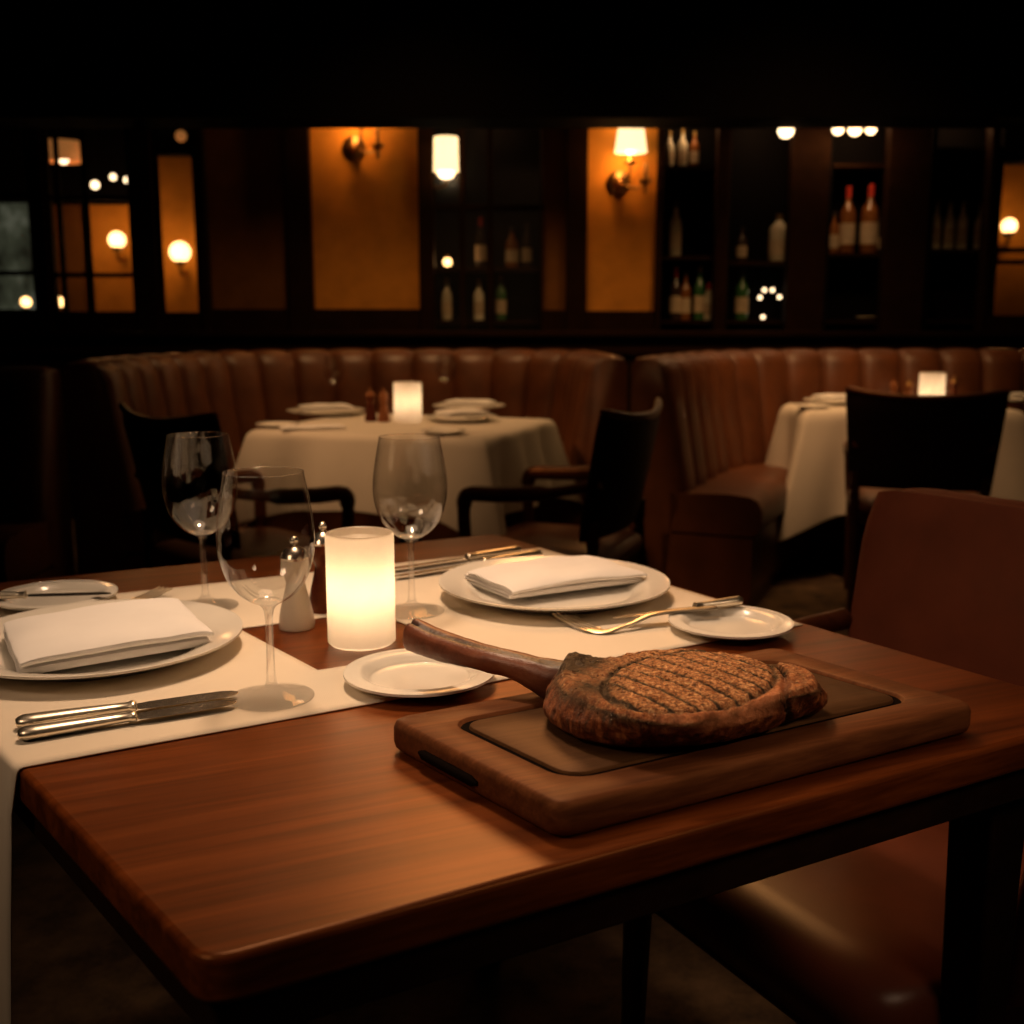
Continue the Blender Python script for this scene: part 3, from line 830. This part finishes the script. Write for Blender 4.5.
def bg_table(corners, hang, label, clabel, seed):
    c = sum((Vector((p[0], p[1], 0)) for p in corners), Vector()) / 4
    t = thing('square_table', label, 'table', c, 0)
    ins = [Vector((p[0], p[1], 0)).lerp(c, .02) for p in corners]
    build('tabletop', MB().prism([(p.x, p.y) for p in ins], .715, .745), M['darkwood'], t)
    build('pedestal', MB().lathe([(0, .03), (.05, .03), (.045, .1), (.04, .65), (.09, .716), (0, .716)], 20, c), M['black'], t)
    build('base', MB().lathe([(0, 0), (.26, 0), (.26, .015), (.06, .035), (0, .035)], 28, c), M['black'], t)
    cl = build('tablecloth', drape(corners, .7475, hang, seed), M['tablecloth'], solid=.002, ang=180)
    s = cl.modifiers.new('u', 'SUBSURF'); s.levels = s.render_levels = 1
    tag(cl, clabel, 'tablecloth', 'white tablecloths')
TL = [(-.90, 3.78), (-.095, 3.48), (.15, 4.22), (-.655, 4.52)]
bg_table(TL, .25, 'square pedestal table at left by the booth, mostly hidden under its cloth', 'white tablecloth on the left background table, hanging in corner folds', .4)
TR = [(1.25, 4.64), (2.15, 4.64), (2.15, 5.05), (1.25, 5.05)]
bg_table(TR, .41, 'rectangular pedestal table at right in front of the booth', 'white tablecloth on the right background table, long corner at its left', 2.)

ZT = .750
g1 = 'glasses on the left background table'; g2 = 'glasses on the right background table'
dup(GL, 'small distant wine glass left of the mills on the left background table', P(335, 406, ZT), 0, g1)
dup(GL, 'small distant wine glass right of the candle on the left background table', P(446, 403, ZT), 0, g1)
dup(GL, 'small distant wine glass left of the candle on the right background table', P(876, 397, ZT), 0, g2)
dup(GL, 'small distant wine glass right of the candle on the right background table', P(977, 396, ZT), 0, g2)
candle('glowing candle on the left background table', P(408, 421, ZT), .052, .145, .62, 'glowing table candles', .5)
candle('glowing candle on the right background table', P(931, 402, ZT), .058, .135, .75, 'glowing table candles', .4)
g = 'mills on the background tables'
for x, y, h, lab, m in ((371, 421, .125, 'wooden mill farther from the candle on the left background table', 'redwood'), (384, 421.5, .125, 'wooden mill next to the candle on the left background table', 'millwood'),
                        (893, 402, .105, 'pale mill beside the wine glass on the right background table', 'millwood'), (908, 402, .105, 'small mill touching the left of the right background candle', 'millwood'),
                        (953, 402, .12, 'dark wooden mill right of the right background candle', 'redwood')):
    mill('table_mill', lab, P(x, y, ZT), M[m], M['millwood'] if x < 900 else M['brass'], h, .021, g)
g = 'plates on the background tables'
PLT = [(326, 415, 1, 'distant dinner plate under a napkin at the left end of the left background table'), (469, 410, 1, 'distant dinner plate under a napkin behind the candle on the left background table'),
       (462, 421, .86, 'distant dinner plate under a napkin at the right front of the left background table'), (836, 404, .95, 'distant dinner plate under a napkin at the left end of the right background table'),
       (1008, 402, .9, 'distant dinner plate under a napkin at the right end of the right background table')]
for k, (x, y, s_, lab) in enumerate(PLT):
    d = dup(pl1, lab, P(x, y, ZT), 0, g, s_)
    napkin('white napkin on the ' + lab.split(' napkin ')[1].replace('at the ', '').replace('behind the candle on', 'plate behind the candle of') , P(x, y, ZT) + Vector((0, 0, .018)), (.3, -.2, .5, .02, -.05)[k], .2 * s_, .15 * s_, 'napkins on the background tables', 20 + k, lh=.009, puff=.006)
for x, y, lab in ((278, 427, 'small distant bread plate at the left corner of the left background table'), (443, 434, 'small distant bread plate right of the candle, near the front of the left background table'), (813, 408, 'small distant bread plate at the near left corner of the right background table')):
    dup(bp1, lab, P(x, y, ZT), 0, 'bread plates on the background tables')
napkin('white napkin lying on the cloth at the left front of the left background table', P(312, 428, ZT + .002), .35, .22, .1, 'napkins on the background tables', 31, layers=2, lh=.006, puff=.003)

# ------------------------------------------------------------------ booths
def sweep(path, prof_fn, side, n):
    pts = spline([(x, y, 0) for x, y in path], 400)
    ln = [0]
    for a, b in zip(pts, pts[1:]): ln.append(ln[-1] + (b - a).length)
    tot = ln[-1]; rs = []; k = 0
    for i in range(n + 1):
        s = tot * i / n
        while k < 398 and ln[k + 1] < s: k += 1
        u = (s - ln[k]) / max(1e-9, ln[k + 1] - ln[k]); p = pts[k].lerp(pts[k + 1], u)
        a, b = max(0, k - 6), min(399, k + 7)
        d = (pts[b] - pts[a]).normalized(); nn = Vector((-d.y, d.x, 0)) * side
        rs.append([p + nn * o + Vector((0, 0, z)) for o, z in prof_fn(s, tot)])
    return MB().rings(rs, True, (True, True)), tot
def booth(name, label, path, side, w=.2, top=.975, seat=True, group='leather booths'):
    t = thing(name, label, 'booth', (path[0][0], path[0][1], 0), 0, group)
    tot0 = sum((Vector(b) - Vector(a)).length for a, b in zip(path, path[1:]))
    nch = max(3, round(tot0 / w))
    def bprof(s, tot):
        ph = (s / tot * nch) % 1.0; g = (abs(math.sin(PI * ph)) ** .45) * .038
        h = top - .0
        return [(.09, .36), (.115 + g, .40), (.11 + g, .5), (.085 + g, .65), (.06 + g, .8), (.045 + g, h - .06), (.03 + g * .9, h - .025), (.005 + g * .6, h - .005 + g * .25), (-.03, h + g * .3), (-.07, h - .004 + g * .15), (-.085, h - .03), (-.085, h - .1), (-.085, 0), (.06, 0)]
    b, _ = sweep(path, bprof, side, nch * 12); build('channelled_back', b, M['leather'], t, ang=60)
    if seat:
        b, _ = sweep(path, lambda s, T_: [(.08, .31), (.40, .31), (.425, .325), (.435, .36), (.435, .41), (.42, .445), (.39, .46), (.3, .468), (.08, .46)], side, 90)
        build('seat_cushion', b, M['leather'], t, ang=50)
        b, _ = sweep(path, lambda s, T_: [(.05, 0), (.395, 0), (.395, .06), (.405, .07), (.405, .30), (.05, .30)], side, 90)
        build('seat_base', b, M['leather'], t, ang=40)
    return t
booth('booth', 'curved brown leather booth with channelled back behind the left background table',
      [(-1.45, 3.80), (-1.46, 4.4), (-1.30, 5.0), (-.92, 5.36), (-.4, 5.44), (.0, 5.42), (.29, 5.2), (.36, 4.75), (.36, 4.27)], -1)
booth('booth', 'curved brown leather booth with channelled back behind the right background table',
      [(.54, 4.25), (.69, 4.60), (.91, 5.05), (1.26, 5.36), (1.75, 5.45), (2.3, 5.46), (3.1, 5.46)], -1)
booth('booth', 'dark leather booth at the far left facing the front table', [(-2.9, 3.70), (-2.2, 3.70), (-1.54, 3.70)], -1, .2, .955)

# ------------------------------------------------------------------ room shell
YW = 6.2
struct('floor', MB().bb((-5, -1.5, -.1), (5, 9, 0)), M['carpet'])
struct('ceiling', MB().bb((-5, -1.5, 2.8), (5, 9, 2.9)), M['ceiling'])
struct('wall_left', MB().bb((-5.1, -1.5, 0), (-5, 9, 2.8)), M['wallwood'])
struct('wall_right', MB().bb((5, -1.5, 0), (5.1, 9, 2.8)), M['wallwood'])
struct('wall_front', MB().bb((-5, -1.6, 0), (5, -1.5, 2.8)), M['wallwood'])
zbm = W(512, 128.5, 5.8).z
struct('cover_beam', MB().bb((-5, 5.5, zbm), (5, 5.8, 2.8)), M['soffit'])  # added soffit; hides the lit shades and blackens the top of the view
zl = W(512, 333, YW).z        # bottom of the panels
struct('wall_back', MB().bb((-5, YW, 0), (5, YW + .5, zl)), M['wallwood'])
zh = 2.3
struct('trim_header', MB().bb((-5, YW - .02, zh), (5, YW + .5, 2.8)), M['black'])
def wx(x, Y=YW): return (x - 512) / F * (Y / math.cos(TH)) * .985
def wall_x(x, y, Y=YW): return W(x, y, Y).x
mb = MB().bb((-5, YW - .05, zl - .02), (5, YW, zl + .012)); mb.bb((-5, YW - .03, zl - .12), (5, YW, zl - .085))
struct('trim_ledge', mb, M['darkwood'], bevel=.004)
def X0(x): return W(x, 230, YW).x
posts = [(34, 48), (134, 156), (199, 208), (287, 312), (419, 434), (540.5, 543), (566, 587), (656, 662), (715, 728), (788, 826), (884, 926), (984, 990)]
for k, (a, b) in enumerate(posts):
    struct('trim_%d' % (k + 1), MB().bb((X0(a), YW - .03, zl), (X0(b), YW + .06, zh)), M['wallwood'], bevel=.005)
def panel(n, x0, x1, y1, mat, back=.03):
    struct('wall_panel_%d' % n, MB().bb((X0(x0), YW + back, zl), (X0(x1), YW + back + .05, zh)), mat)
    zb_ = W(500, y1, YW).z
    struct('trim_rail_%d' % n, MB().bb((X0(x0), YW - .015, zl), (X0(x1), YW + .029, zb_)), M['wallwood'])
panel(1, 208, 287, 309, M['plaster_shaded'])
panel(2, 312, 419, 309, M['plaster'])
panel(3, 543, 566, 310, M['plaster_shaded'])
panel(4, 587, 656, 311, M['plaster'])

# ---- windows (left, right); the room behind is added to stand for reflections
YB = 7.6
struct('wall_far', MB().bb((-5, YB + .05, 0), (5, YB + .15, 2.8)), M['black'])
def far_panel(n, x0, x1, y0, y1, mat):
    a, b = W(x0, y1, YB), W(x1, y0, YB)
    struct('wall_far_panel_%d' % n, MB().bb((a.x, YB, a.z), (b.x, YB + .05, b.z)), mat)
far_panel(1, 88, 140, 205, 322, M['plaster']); far_panel(2, 155, 203, 157, 322, M['plaster']); far_panel(3, 50, 84, 205, 322, M['plaster_shaded'])
far_panel(4, 985, 1045, 165, 322, M['plaster'])
far_panel(5, -30, 27, 203, 312, M['street'])
wn = [0]
def window(x0, x1, y1, vx, hy, Y=YW):
    wn[0] += 1
    z0 = W(500, y1, Y).z; a, b = X0(x0), X0(x1)
    fr = MB(); t_ = .022
    fr.bb((a, Y - .01, zl), (b, Y + .04, z0 + .015))
    fr.bb((a, Y - .01, z0), (a + t_, Y + .04, zh)); fr.bb((b - t_, Y - .01, z0), (b, Y + .04, zh))
    for x in vx: fr.bb((X0(x) - .012, Y, z0), (X0(x) + .012, Y + .03, zh))
    for y in hy:
        z = W(500, y, Y).z; fr.bb((a, Y, z - .013), (b, Y + .03, z + .013))
    o = struct('window_%d' % wn[0], fr, M['wallwood'], bevel=.003)
    p = MB().bb((a + .005, Y + .012, z0), (b - .005, Y + .016, zh))
    build('pane', p, M['pane'], o)
window(-20, 34, 312, [], [197, 273]); window(48, 134, 314, [60, 87], [198, 275]); window(156, 199, 315, [], [152]); window(990, 1060, 318, [], [160, 250, 262])

# ---- lit globes and bulbs, added solids for lamps reflected in the panes
def globe_lamp(label, x, y, r, Y=YB, power=.8, stem='wall', mat='bulb', group='globe lamps seen through the windows'):
    c = W(x, y, Y - .14 if stem == 'wall' else Y)
    t = thing('globe_lamp', label, 'lamp', c, 0, group)
    build('globe', MB().lathe([(r * math.sin(a), -r * math.cos(a)) for a in [PI * i / 14 for i in range(15)]], 24), M[mat], t, world=False)
    if stem == 'wall':
        build('bracket', MB().tube(spline([(0, 0, -r), (0, 0, -r - .05), (0, .07, -r - .08), (0, .14, -r - .05)], 12), .012, 8).lathe([(0, -.02 - r), (.03, -.02 - r), (.035, -r + .01), (0, -r + .01)], 14), M['brass'], t, world=False)
    elif stem == 'up':
        build('cord', MB().tube([(0, 0, r * .9), (0, 0, 2.8 - c.z)], .004, 6), M['black'], t, world=False)
    elif stem == 'down':
        build('stand', MB().lathe([(0, -c.z + 0), (.1, -c.z), (.1, -c.z + .02), (.012, -c.z + .05), (.012, -r * .9), (0, -r * .9)], 14), M['brass'], t, world=False)
    if power:
        l = lamp('globe_light', 'POINT', (0, -r - .02, 0), power, (1, .5, .18), .05); l.parent = t
    return t
globe_lamp('glowing globe standing for a lamp reflected in the second left window pane', 117, 240, .055, power=2.2)
globe_lamp('glowing globe standing for a lamp reflected in the narrow left pane beside the dim panel', 180, 252, .068, power=1.6)
globe_lamp('glowing globe standing for a lamp reflected in the window at the far right', 1009, 226, .05, power=1.5)
globe_lamp('small low glowing globe left of the window post', 26, 302, .033, 7.2, 0, 'down')
globe_lamp('small low glowing globe right of the window post', 59, 302, .033, 7.2, 0, 'down')
globe_lamp('tiny bright pendant bulb lowest of its row in the upper left window', 95, 185, .026, 7.2, 0, 'up', 'spot')
globe_lamp('tiny bright pendant bulb in the middle of the row in the upper left window', 113, 177, .02, 7.3, 0, 'up', 'spot')
globe_lamp('tiny bright pendant bulb beside the post in the upper left window', 127, 180, .02, 7.2, 0, 'up', 'spot')
globe_lamp('wide dim lamp glow at the top of the narrow left pane', 181, 136, .035, 7.2, 0, 'up', 'bulbdim')
p = W(63, 152, 7.2)
t = thing('pendant_lamp', 'amber pendant lamp in the upper left window', 'lamp', p)
build('shade', MB().lathe([(.12, -.06), (.12, .06), (.03, .07), (0, .07)], 24), M['bulbdim'], t, world=False, solid=.004)
build('bulb', MB().lathe([(.035 * math.sin(a), -.045 * math.cos(a) - .03) for a in [PI * i / 10 for i in range(11)]], 16), M['spot'], t, world=False)
build('cord', MB().tube([(0, 0, .07), (0, 0, 2.8 - p.z)], .005, 6), M['black'], t, world=False)

# ---- sconces on the ochre panels
def sconce(label, x, y):
    c = W(x, y, YW + .03); t = thing('wall_sconce', label, 'sconce', c, 0, 'two-arm wall sconces')
    s = YW / F
    mb = MB(); seg = 28
    rs = [[Vector((r * math.cos(2 * PI * j / seg), yy, 1.05 * r * math.sin(2 * PI * j / seg))) for j in range(seg)] for r, yy in ((.062, 0), (.062, -.012), (.048, -.022), (.03, -.026), (.018, -.05), (.001, -.055))]
    mb.rings(rs); build('backplate', mb, M['brass'], t, world=False)
    a = build('arm', MB().tube(spline([(0, -.04, 0), (.02, -.09, -.02), (.05, -.11, .02), (.055, -.11, .08)], 16), .008, 8), M['brass'], t, world=False)
    build('candle_cup', MB().lathe([(0, .075), (.03, .085), (.032, .095), (.012, .1), (.012, .16), (0, .16)], 16, (.055, -.11, 0)), M['brass'], a, world=False)
    a2 = build('arm', MB().tube(spline([(0, -.04, 0), (.05, -.08, -.03), (.11, -.09, -.035), (.14, -.09, .0)], 16), .007, 8), M['brass'], t, world=False)
    build('candle_cup', MB().lathe([(0, -.07), (.01, -.06), (.012, -.02), (.034, -.005), (.034, .005), (.011, .01), (.011, .09), (0, .09)], 16, (.14, -.09, 0)), M['brass'], a2, world=False)
    build('lamp_shade', MB().lathe([(.085, .145), (.062, .30)], 32, (.055, -.11, 0)), M['shade'], t, world=False, solid=.003)
    build('bulb', MB().lathe([(.028 * math.sin(q), .16 - .03 * math.cos(q)) for q in [PI * i / 10 for i in range(11)]], 14, (.055, -.11, 0)), M['spot'], t, world=False)
    for zz, pw in ((.11, 2.8), (.34, 1.5)):
        l = lamp('sconce_light', 'POINT', (.03, -.13, zz), pw, (1, .47, .13), .04); l.parent = t
    return t
sconce('brass wall sconce with lit shade on the right ochre panel', 618, 183)
sconce('brass wall sconce partly behind the added soffit on the left ochre panel', 354, 148)
# solid lamp added in place of a reflection in the cabinet glass
c = W(446, 157, YW - .1)
t = thing('reflected_lamp', 'lit white-shaded lamp standing for a reflection in the left bottle cabinet', 'lamp', c)
build('lamp_shade', MB().lathe([(.066, -.075), (.062, .1)], 28), M['shade'], t, world=False, solid=.003)
build('bulb', MB().lathe([(.045 * math.sin(q), -.085 - .03 * math.cos(q)) for q in [PI * i / 10 for i in range(11)]], 16), M['spot'], t, world=False)
build('bracket', MB().tube(spline([(0, 0, -.115), (0, 0, -.14), (-.04, .06, -.15), (-.075, .1, -.14)], 12), .008, 8), M['brass'], t, world=False)

# ------------------------------------------------------------------ bottle cabinets
YC = YW + .34
def cabinet(label, x0, x1, shelves, glassed, vx=()):
    a, b = W(x0 - 3, 230, YW + .2).x, W(x1 + 3, 230, YW + .2).x
    t = thing('bottle_cabinet', label, 'cabinet', ((a + b) / 2, YW + .18, zl), 0, 'dark wood bottle cabinets')
    build('back_panel', MB().bb((a, YC, zl), (b, YC + .02, zh)), M['black'], t)
    build('side_panel', MB().bb((a - .01, YW + .06, zl), (a, YC, zh)), M['black'], t); build('side_panel', MB().bb((b, YW + .06, zl), (b + .01, YC, zh)), M['black'], t)
    l = lamp('cabinet_fill', 'POINT', ((a + b) / 2, YW + .1, zh - .08), 1.3, (1, .55, .25), .05)  # added lamp without a fixture, brightens the bottles
    for y in shelves:
        z = W(500, y, YW + .15).z
        build('shelf', MB().bb((a, YW + .05, z - .02), (b, YC, z)), M['darkwood'], t)
    if glassed:
        fr = MB()
        for x in vx: fr.bb((X0(x) - .014, YW - .005, zl), (X0(x) + .014, YW + .025, zh))
        for y in glassed:
            z = W(500, y, YW).z; fr.bb((a, YW, z - .012), (b, YW + .02, z + .012))
        d = build('door', fr, M['wallwood'], t, bevel=.003)
        build('pane', MB().bb((a, YW + .028, zl), (b, YW + .031, zh)), M['pane'], d)
    return t
cabinet('glazed dark cabinet of bottles between the two ochre panels', 434, 540.5, [320, 268], [207], [462, 490])
cabinet('dark cabinet of bottles just right of the right ochre panel', 662, 715, [320, 257, 168], [], [])
cabinet('dark cabinet with one pale bottle and a ring of small lights', 728, 788, [320, 262], [], [])
cabinet('open dark cabinet holding two red-capped bottles', 826, 884, [320, 254, 166], [], [])
cabinet('open dark cabinet holding a row of clear bottles', 926, 984, [320, 250, 150], [], [])
def bottle(label, x, y0, y1, mat, cap, group, wd=12, shoulder=.62, lab=True):
    Y = YW + .17
    b, top_ = W(x, y1, Y), W(x, y0, Y); h = top_.z - b.z; r = wd / F * Y / 2
    t = thing('bottle', label, 'bottle', (b.x, Y, b.z), 0, group)
    prof = [(0, 0), (r * .94, 0), (r, .006), (r, h * shoulder), (r * .9, h * (shoulder + .07)), (r * .42, h * (shoulder + .17)), (r * .33, h * .86), (r * .33, h * .9)]
    build('glass', MB().lathe(prof + [(0, h * .9)], 20), M['b_' + mat], t, world=False)
    if lab: build('label', MB().lathe([(r * 1.02, h * .14), (r * 1.02, h * .45)], 20), M['label'], t, world=False)
    build('cap', MB().lathe([(r * .36, h * (.72 if cap == 'red' else .88)), (r * .37, h), (0, h)], 14), M['cap_' + cap], t, world=False)
    return t
def shy(y): return W(500, y, YW + .15).z
g = 'bottles in the wall cabinets'
BT = [
 (447, 277, 319, 'pale', 'gold', 10, 'slim bottle under the glowing bulb in the glazed cabinet'),
 (481, 216, 267, 'dark', 'red', 11, 'red-capped bottle on the upper shelf of the glazed cabinet'),
 (512, 226, 267, 'amber', 'dark', 13, 'amber bottle on the upper shelf of the glazed cabinet, left of two'),
 (527, 222, 267, 'dark', 'dark', 10, 'dark bottle on the upper shelf of the glazed cabinet near its right side'),
 (479, 278, 319, 'clear', 'gold', 10, 'clear bottle on the lower shelf of the glazed cabinet at its middle'),
 (501, 274, 319, 'green', 'gold', 11, 'green bottle on the lower shelf of the glazed cabinet'),
 (669, 130, 167, 'clear', 'gold', 9, 'bottle nearest the ochre panel on the top cabinet shelf'),
 (682, 128, 167, 'clear', 'gold', 9, 'middle one of three bottles on the top cabinet shelf'),
 (694, 130, 167, 'amber', 'gold', 9, 'last of three bottles on the top cabinet shelf, farthest from the ochre panel'),
 (675, 200, 256, 'pale', 'dark', 12, 'lone bottle on the middle shelf beside the right ochre panel'),
 (675, 266, 319, 'dark', 'red', 12, 'red-capped bottle on the lowest shelf beside the right ochre panel'),
 (685, 270, 319, 'amber', 'dark', 10, 'amber bottle on the lowest shelf touching the red-capped one'),
 (699, 265, 319, 'green', 'gold', 11, 'green bottle on the lowest shelf of the cabinet by the ochre panel'),
 (708, 282, 319, 'clear', 'red', 12, 'short clear bottle with label at the lowest shelf, next to the green one'),
 (741, 225, 261, 'dark', 'dark', 11, 'dark bottle left of the pale bottle on the cabinet shelf'),
 (741, 268, 319, 'green', 'dark', 13, 'dark green bottle below, left of the ring of small lights'),
 (778, 213, 261, 'pale', 'gold', 19, 'wide pale bottle above the ring of small lights'),
 (833, 210, 253, 'amber', 'dark', 10, 'short bottle left of the two red-capped bottles'),
 (846, 185, 253, 'amber', 'red', 15, 'left one of the two tall red-capped bottles with labels'),
 (868, 183, 253, 'amber', 'red', 17, 'right one of the two tall red-capped bottles with labels'),
 (879, 216, 253, 'dark', 'dark', 8, 'thin dark bottle at the right of the two red-capped bottles'),
 (935, 199, 249, 'clear', 'gold', 10, 'first clear bottle from the left in the row of four'),
 (948, 201, 249, 'clear', 'gold', 10, 'second clear bottle from the left in the row of four'),
 (961, 200, 249, 'clear', 'gold', 10, 'third clear bottle from the left in the row of four'),
 (978, 203, 249, 'clear', 'gold', 9, 'fourth clear bottle, set apart at the right end of the row'),
]
for x, y0, y1, m_, cap, wd, lab in BT:
    b = bottle(lab, x, y0, y1, m_, cap, g, wd, .66 if wd > 16 and m_ == 'pale' else .58)
    z = min((shy(s) for s in (320, 268, 257, 262, 254, 250, 168)), key=lambda q: abs(q - b.location.z)); b.location.z = z
# small lights in the cabinets
def small_bulb(label, x, y, r, Y, mat='spot', group='small lights in the cabinets', ztop=None, power=0):
    c = W(x, y, Y); t = thing('small_light', label, 'light', c, 0, group)
    build('bulb', MB().lathe([(r * math.sin(a), -r * math.cos(a)) for a in [PI * i / 10 for i in range(11)]], 16), M[mat], t, world=False)
    build('socket', MB().lathe([(r * .5, r * .7), (r * .5, r * 1.6), (0, r * 1.6)], 10), M['brass'], t, world=False)
    if power: l = lamp('small_light_glow', 'POINT', (0, -.06, -r), power, (1, .55, .25), .03); l.parent = t
    if ztop: build('cord', MB().tube([(0, 0, r * 1.5), (0, 0, ztop - c.z)], .003, 5), M['black'], t, world=False)
    return t
zz = shy(262) - .02
for x, y, lab in ((764.5, 290, 'upper left'), (772.5, 290, 'upper right'), (760, 297.5, 'left'), (779.5, 297, 'right'), (763, 318 - 1, 'lowest')):
    small_bulb('tiny warm light, the %s one of the ring of five in the cabinet' % lab, x, y, .011, YW + .2, 'spot', ztop=zz)
c = small_bulb('small glowing lamp above the slim bottle in the glazed cabinet', 447.5, 262, .024, YW + .17, 'bulb')
l = lamp('small_lamp_glow', 'POINT', (0, -.05, 0), .25, (1, .5, .2), .03); l.parent = c
for x, y, r, lab in ((786, 130, .042, 'glowing lamp cut by the added soffit above the pale bottle cabinet'), (838, 129, .03, 'glowing lamp cut by the added soffit, left one of three above the red-capped bottles'),
                     (855, 129, .035, 'glowing lamp cut by the added soffit, middle one of three above the red-capped bottles'), (871, 129, .028, 'glowing lamp cut by the added soffit, right one of three above the red-capped bottles')):
    small_bulb(lab, x, y, r, YW - .12, 'spot', 'lamps hanging below the header', zh + .1, .9)
# stacked glassware low in the red-capped cabinet
gl = tag(build('glass_dish', plate_mb(.06, .02, .04), M['b_clear'], world=False), 'flat glass dish on the lowest shelf below the red-capped bottles', 'dish')
q = W(866, 319, YW + .17); gl.location = (q.x, q.y, shy(320))

# ------------------------------------------------------------------ light
wrld = bpy.data.worlds.new('world'); sc.world = wrld; wrld.use_nodes = True
wrld.node_tree.nodes['Background'].inputs[0].default_value = (.9, .5, .28, 1)
wrld.node_tree.nodes['Background'].inputs[1].default_value = .004
WARM = (1, .65, .40)
lamp('table_spot', 'SPOT', (-.25, 1.55, 2.4), 86, WARM, .10, (-.13, 1.2, .75), 45, 1.)
lamp('table_fill', 'AREA', (-.2, 1.5, 2.5), 1.5, WARM, 1.0, (-.1, 1.2, .75), spread=80)
lamp('back_light', 'AREA', (.05, 3.15, 2.35), 1.0, (1, .43, .13), .9, (.2, 1.1, .75), spread=32)
lamp('booth_front_fill', 'AREA', (.2, 2.5, 2.6), .6, (1, .5, .2), .6, (.4, 4.4, .4), spread=90)  # added unseen fill for the booth fronts
lamp('steak_fill', 'AREA', (.95, .15, 1.75), .24, WARM, .4, (.2, .92, .78), spread=35)
lamp('front_fill', 'AREA', (-1.1, .1, 2.0), .8, WARM, .5, (.15, 1.1, .75), spread=55)
lamp('left_table_spot', 'SPOT', (-1.35, 2.9, 2.3), 95, (1, .52, .23), .12, (-.38, 4.0, .66), 42, 1.)
lamp('right_table_spot', 'SPOT', (.85, 3.6, 2.4), 95, (1, .52, .23), .12, (1.5, 4.85, .66), 42, 1.)
lamp('booth_wash', 'AREA', (-.4, 4.6, 2.7), 6, (1, .55, .22), .6, (-.4, 5.2, .9), spread=110)
lamp('booth_wash', 'AREA', (1.4, 4.6, 2.7), 7, (1, .55, .22), .6, (1.3, 5.2, .9), spread=110)
lamp('chair_wash', 'SPOT', (.1, .9, 2.3), 7, WARM, .15, (.75, 1.5, .7), 36, 1.)

vs = sc.view_settings
vs.view_transform = 'Standard'; vs.look = 'None'; vs.exposure = 0; vs.gamma = 1
cy = sc.cycles
cy.use_denoising = True
cy.max_bounces = 14; cy.transmission_bounces = 12; cy.transparent_max_bounces = 16; cy.diffuse_bounces = 4; cy.glossy_bounces = 4
cy.sample_clamp_indirect = 4; cy.caustics_reflective = False; cy.caustics_refractive = True; cy.blur_glossy = .1
